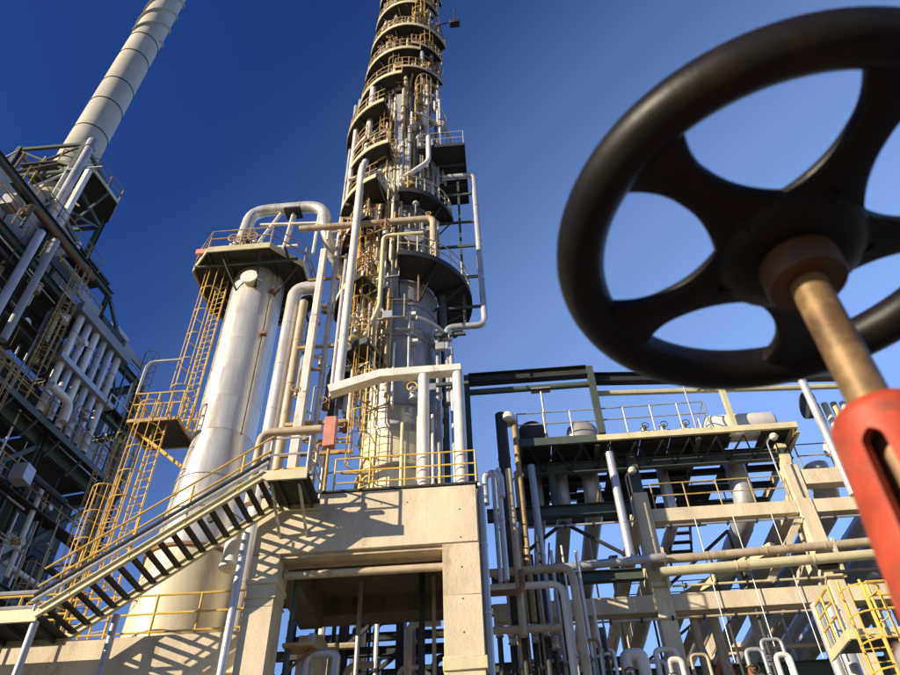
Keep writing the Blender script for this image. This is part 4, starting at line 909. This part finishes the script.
for i in range(40):   # furnace upper clutter
    p = SXY+V(random.uniform(-4, .2), random.uniform(-3.2, -1.5), random.uniform(28.6, 37)); L = random.uniform(.8, 2.2); r = random.choice([.05, .08, .12, .18])
    q = p+(V(0, 0, L) if i % 2 else V(L, random.uniform(-.4, .4), random.choice([0, 0, L*.4])))
    MB().tube([p, q], r, 9).build('furnace_pipe', random.choice(fcols+['white', 'cream']), fu)
# dark steelwork and lines seen through and beside the concrete frame
bs = thing('back_steelwork', 'dark steel frame with pipes standing behind the concrete frame', 'steel frame', (-3, 27, 0))
for x in (-8.5, -5.6, -3.6, -1.2):
    for y in (25.5, 29): MB().ibeam((x, y, 0), (x, y, 14), .3, .3).build('column', 'dark', bs)
for z in (9.6, 11.3, 13.2):
    for y in (25.5, 29): MB().ibeam((-8.7, y, z), (-1.0, y, z), .2, .3).build('beam', 'dark', bs)
for x0, x1, z0, z1 in ((-8.5, -5.6, 9.7, 11.2), (-5.6, -3.6, 9.7, 11.2), (-3.6, -1.2, 11.2, 9.7), (-5.6, -3.6, 11.4, 13.1)): MB().obox((x0, 25.4, z0), (x1, 25.4, z1), .12, .12).build('brace', 'dark', bs)
for i in range(26):
    x = random.uniform(-7, -2.2); y = random.uniform(24, 28); z = random.uniform(9.6, 13.5); r = random.choice([.05, .08, .12])
    MB().tube([(x, y, random.uniform(7, 9)), (x, y, z), (x+random.uniform(.3, 1.2), y, z)], r, 8, r*2.5).build('pipe', random.choice(['dark', 'grey', 'white', 'dark', 'tan']), bs)
for i, (px, py) in enumerate(((500, 640), (513, 650), (524, 636), (536, 648), (547, 640), (556, 655))):
    q = at(px, py, 20.2+.2*(i % 2)); o = pipe('drain_pipe', [(q.x, 20.2+.2*(i % 2), .02), (q.x, 20.2+.2*(i % 2), q.z+.4)], .075, 'dark', 'slim dark upright drain pipe in a row beside the concrete column', 'row of dark drain pipes', n=9)
    valve((q.x, 20.1, q.z+.2), 'z', .07, 'grey', o, 'rust')
# ------------------------------------------------------------------ fine lines: long thin risers up the tower front, lamps, trays
for i in range(16):
    a = PI*random.uniform(1.22, 1.86); z0 = random.choice([18, 24, 30, 34.5, 38]); z1 = min(57, z0+random.uniform(7, 16))
    if z0 < 30: a = PI*random.uniform(1.15, 1.45)
    r_ = (1.5 if z0 < 34 else 1.28)+random.uniform(0, .3); p = polar(TC, r_, a, 0)
    pipe('tower_pipe', [(p.x, p.y, z0), (p.x, p.y, z1)], random.choice([.04, .055, .075]), random.choice(['white', 'tan', 'cream', 'silver', 'ochre']), parent=tw, n=8)
for z in np.arange(23.5, 56, 1.7):
    a = PI*random.uniform(1.2, 1.9); R = (1.34 if z < 34.2 else 1.12)+.45; p = polar(TC, R, a, z)
    o = MB().tube([polar(TC, R-.4, a, z-.6), p+V(0, 0, -.6), p+V(0, 0, .1)], .03, 6).build('lamp_arm', 'grey', tw)
    MB().lathe([(.02, .16), (.09, .14), (.14, 0), (.12, -.03), (.02, -.05)], (p.x, p.y, p.z), 12).build('lamp_head', 'white', o)
# cable tray up the tower and along the rack
p = polar(TC, 1.75, 1.47*PI, 0)
ct = MB().box((p.x-.18, p.y-.03, 28.5), (p.x+.18, p.y, 36)).build('cable_tray', 'silver', tw)
# furnace thin steel, rails and ladders
for i in range(150):
    u = random.uniform(-14.4, .3); v = random.uniform(-.9, .75); z = random.choice([9.2, 12, 15.2, 17, 19, 21.7, 23.5, 25.2, 26.5, 28.5]); r = random.choice([.02, .03, .04, .05]); L = random.uniform(.8, 3.2)
    k = random.random()
    if k < .45: a_, b_ = FP(u, v, z), FP(u, v, min(z+L, 29.6))
    elif k < .85: z += random.uniform(.2, 1.8); a_, b_ = FP(u, v, z), FP(min(u+L, .4), v, z)
    else: a_, b_ = FP(u, v, z+.2), FP(u, v-L*.5, z+.2)
    MB().tube([a_, b_], r, 6).build('furnace_pipe', random.choice(['grey', 'silver', 'white', 'tan', 'ochre', 'dark', 'green']), fu)
for u0, u1, v, z, m_ in ((-14, -4.6, .3, 15.1, 'ochre'), (-9.6, .2, .5, 18.2, 'ochre'), (-4.5, .3, .45, 25.2, 'green'), (-12, -6, .3, 30.9, 'ochre')):
    guard([FP(u0, v, z), FP(u1, v, z)], m_, fu, 1.05, 1.0, .03)
    fbox(u0, u1, v-.7, v+.02, z-.06, z).build('walkway', 'grate', fu)
for u, z0, z1 in ((-7.4, 21.6, 28.4), (-1.0, 21.6, 28.4), (-3.6, 9.0, 15.1), (-8.6, 15.1, 21.5)):
    q = FP(u, .8, 0); ladder(q.x, q.y, z0, z1, -rad(9)-.5, 'ochre', fu, r=.03, cr=.38, czs=1.2)
for i in range(34):
    p = SXY+V(random.uniform(-3.5, 2.4), random.uniform(-2.6, -1.9), random.uniform(28.8, 39)); L = random.uniform(.8, 3)
    q = p+random.choice([V(0, 0, L), V(L, 0, 0), V(L*.7, 0, L*.7), V(L*.7, 0, -L*.7)])
    MB().obox(p, q, .06, .08).build('furnace_brace', random.choice(['green', 'grey', 'cream', 'white', 'ochre']), fu)
# rack: small stair under the deck, thin lines, rails, trays
ss = thing('access_stair', 'small dark stair hanging under the rack platform', 'stair', (6.2, 23.5, 13))
x0 = 6.05
for sx in (0, .75): MB().obox((x0+sx, 22.6, PZ-.3), (x0+sx, 25.2, 13.6), .05, .18).build('stringer', 'dark', ss)
for i in range(11):
    t = (i+.5)/11; MB().box((x0+.03, 22.6+2.6*t-.1, PZ-.3-(PZ-13.9)*t-.02), (x0+.72, 22.6+2.6*t+.1, PZ-.3-(PZ-13.9)*t+.02)).build('tread', 'grate', ss)
for i in range(10):
    x = 1.3+.9*i; MB().obox((x, 21.1, PZ-.3), (x+.45, 22.0, 15.75), .05, .05).build('truss_web', 'dark', pf); MB().obox((x+.9, 21.1, PZ-.3), (x+.45, 22.0, 15.75), .05, .05).build('truss_web', 'dark', pf)
labs = {'grey': 'slim grey line threaded between the rack tiers', 'tan': 'slim tan line threaded between the rack tiers', 'silver': 'slim silver line threaded between the rack tiers', 'dark': 'slim dark line threaded between the rack tiers'}
for i in range(36):
    m_ = random.choice(list(labs)); r = random.choice([.03, .04, .055, .07])
    x = random.uniform(.2, 14.5); y = random.uniform(21.4, 27.5); k = random.random()
    if k < .45: pts = [(x, y, random.uniform(7.5, 11)), (x, y, random.uniform(11.5, 15.6))]
    elif k < .8: z = random.choice([10.3, 11.35, 12.6, 13.2, 14.6, 15.3])+random.uniform(-.1, .1); pts = [(x, y, z), (min(15, x+random.uniform(2, 6)), y, z)]
    else: z = random.choice([11.35, 14.7, 15.4]); pts = [(x, y, z), (x, y+random.uniform(4, 10), z)]
    pipe('small_line', pts, r, m_, labs[m_], 'slim lines between the rack tiers', n=7)
for x0_, x1_, y, z, m_ in ((5.2, 9.5, 21.85, 13.98, 'ochre'), (10.3, 15, 21.8, 15.12, 'ochre'), (5.1, 9.6, 29.4, 14.0, 'grey')):
    gg = thing('guardrail', {'ochre': 'weathered yellow guardrail standing on a rack beam', 'grey': 'grey guardrail on the second rack bent'}[m_], 'guardrail', ((x0_+x1_)/2, y, z), 'rack guardrails')
    guard([(x0_, y, z), (x1_, y, z)], m_, gg, .95, 1.1, .022, split=True)
for i, (x, y, z) in enumerate(((4.4, 21.6, 15.2), (9.2, 21.2, 15.9), (.6, 20.8, 14.8), (7.0, 21.0, PZ+2.2))):
    lp = thing('lamp', ['bulkhead lamp on a bent arm by the near rack column', 'bulkhead lamp on a bent arm under the cream deck end', 'bulkhead lamp on a bent arm in the shaded bay', 'lamp on a tall post at the platform rail'][i], 'lamp', (x, y, z))
    MB().tube([(x, y, z-1.6 if i < 3 else PZ+.04), (x, y, z), (x+.25, y-.1, z+.12)], .028, 7, .15).build('arm', 'grey', lp)
    MB().lathe([(.02, .1), (.1, .08), (.15, -.02), (.1, -.1), (.02, -.12)], (x+.25, y-.1, z+.1), 12).build('lamp_head', 'white', lp)
# dark lines on the shade side of the tower foot, small gear between risers
for i, (x, y, r, z0, z1, m_) in enumerate(((-1.62, 19.2, .09, FZ, 20.3, 'shell'), (-1.42, 19.5, .12, FZ, 22.3, 'green'), (-1.15, 19.3, .08, FZ, 19.4, 'grey'), (-.95, 19.6, .1, FZ, 18.6, 'dark'), (-1.8, 18.9, .05, FZ, 16.2, 'white'), (-2.2, 18.4, .05, 13.4, 16.4, 'tan'), (-2.7, 18.45, .06, 13.0, 16.2, 'cream'))):
    pipe('tower_pipe', [(x, y, z0+.02), (x, y, z1)], r, m_, parent=tw, n=10, bands=1.6)
for z in (19.9, 17.6): MB().obox((-1.75, 19.1, z), (-.6, 19.1, z), .1, .12).build('pipe_bracket', 'green', tw)
for i in range(36):
    x = random.uniform(-6.6, -4.2); y = random.uniform(18.4, 20.2); z = random.uniform(13.2, 29); r = random.choice([.03, .045, .06]); L = random.uniform(.5, 2)
    pts = [(x, y, z), (x, y, z+L), (x+random.uniform(.2, .9), y+.1, z+L)] if i % 2 else [(x, y, z), (x+random.uniform(.5, 1.6), y, z+random.uniform(-.1, .1))]
    MB().tube(pts, r, 7, r*2.5).build('tower_pipe', random.choice(['tan', 'ochre', 'grey', 'rust', 'cream', 'white']), tw)
    if i % 3 == 0: valve((x, y, z+.2), 'z', .07, random.choice(['rust', 'grey', 'tan']), tw, 'ochre')
for z in (15.0, 16.2, 19.6, 23.2): MB().obox((-6.6, 18.9, z), (-4.3, 18.9, z), .08, .12).build('pipe_bracket', 'ochre', tw)
# vertical line bundles round the tower so that little bare shell shows
for zlo, zhi, cnt in ((17.5, 22.4, 10), (22.8, 27.0, 12), (27.6, 33.4, 16), (34.5, 39.6, 14), (40, 46.2, 14), (46.6, 53, 12)):
    R = 1.34 if zlo < 34 else 1.12
    for i in range(cnt):
        a = PI*(1.12+.78*(i+random.uniform(-.3, .3))/cnt) if zlo > 22.5 else PI*random.uniform(1.08, 1.5)
        tower_pipe(a, R+random.uniform(.14, .42), zlo+random.uniform(0, 1), zhi-random.uniform(0, 1.2), random.choice([.04, .055, .07, .09]), random.choice(['white', 'silver', 'cream', 'tan', 'grey', 'tan', 'ochre']), True, random.random() < .5)
# conduits, clips and trays that busy up the rack front
for i, (x0_, x1_, y, z, m_) in enumerate(((5.1, 9.6, 21.72, 13.3, 'grey'), (5.1, 9.6, 21.7, 11.3, 'cream'), (.0, 4.5, 21.75, 13.55, 'grey'), (.0, 9.6, 21.72, 10.35, 'tan'), (10.2, 15, 21.72, 13.25, 'grey'))):
    o = pipe('conduit', [(x0_, y, z), (x1_, y, z)], .035, m_, ['slim grey conduit under the upper concrete rack beam', 'slim cream conduit just above the lower concrete rack beam', 'slim grey conduit in the shaded rack bay', 'long slim tan conduit under the lower rack beams', 'slim grey conduit under the outer rack beam'][i], n=7, cat='conduit')
    for x in np.arange(x0_+.4, x1_, .9): MB().box((x-.03, y-.05, z-.06), (x+.03, y+.08, z+.06)).build('clip', 'dark', o)
for x in (6.3, 7.5, 8.7):
    hgr = MB().cyl((x, 21.68, 9.0), (x, 21.68, 13.5), .016, 6).build('hanger_rod', 'grey'); tag(hgr, 'thin hanger rod dropping past the lower concrete rack beam', 'rod', 'hanger rods on the rack front')
for k, x in enumerate((4.78, 9.9)):
    cl = thing('column_clamp', ['cream pipe clamp bolted to the rack column by the shaded bay', 'cream pipe clamp bolted to the rack column under the deck end'][k], 'clamp', (x, 21.7, 11.4))
    MB().box((x-.3, 21.62, 11.3), (x+.3, 21.74, 11.42)).build('strap', 'cream', cl); MB().obox((x+.2, 21.55, 11.2), (x+.2, 21.4, 12.4), .08, .1).build('arm', 'cream', cl)
bl2 = {'silver': 'slim silver upright line in the crowded shaded bay', 'dark': 'slim black upright line in the crowded shaded bay', 'white': 'slim white upright line in the crowded shaded bay', 'ochre': 'slim olive yellow upright line in the crowded shaded bay'}
for i in range(22):
    m_ = ['silver', 'dark', 'white', 'dark', 'ochre', 'dark'][i % 6]; x = .15+i*.12+random.uniform(-.03, .03); y = 20.3+random.uniform(0, 1.0)
    o = pipe('upright_line', [(x, y, .02), (x, y, random.uniform(9.0, 13.2))], random.choice([.03, .04, .055]), m_, bl2[m_], 'upright lines in the shaded bay', n=7)
    MB().cyl((x, y, 8.9), (x, y, 8.98), .09, 8).build('flange', 'grey', o)
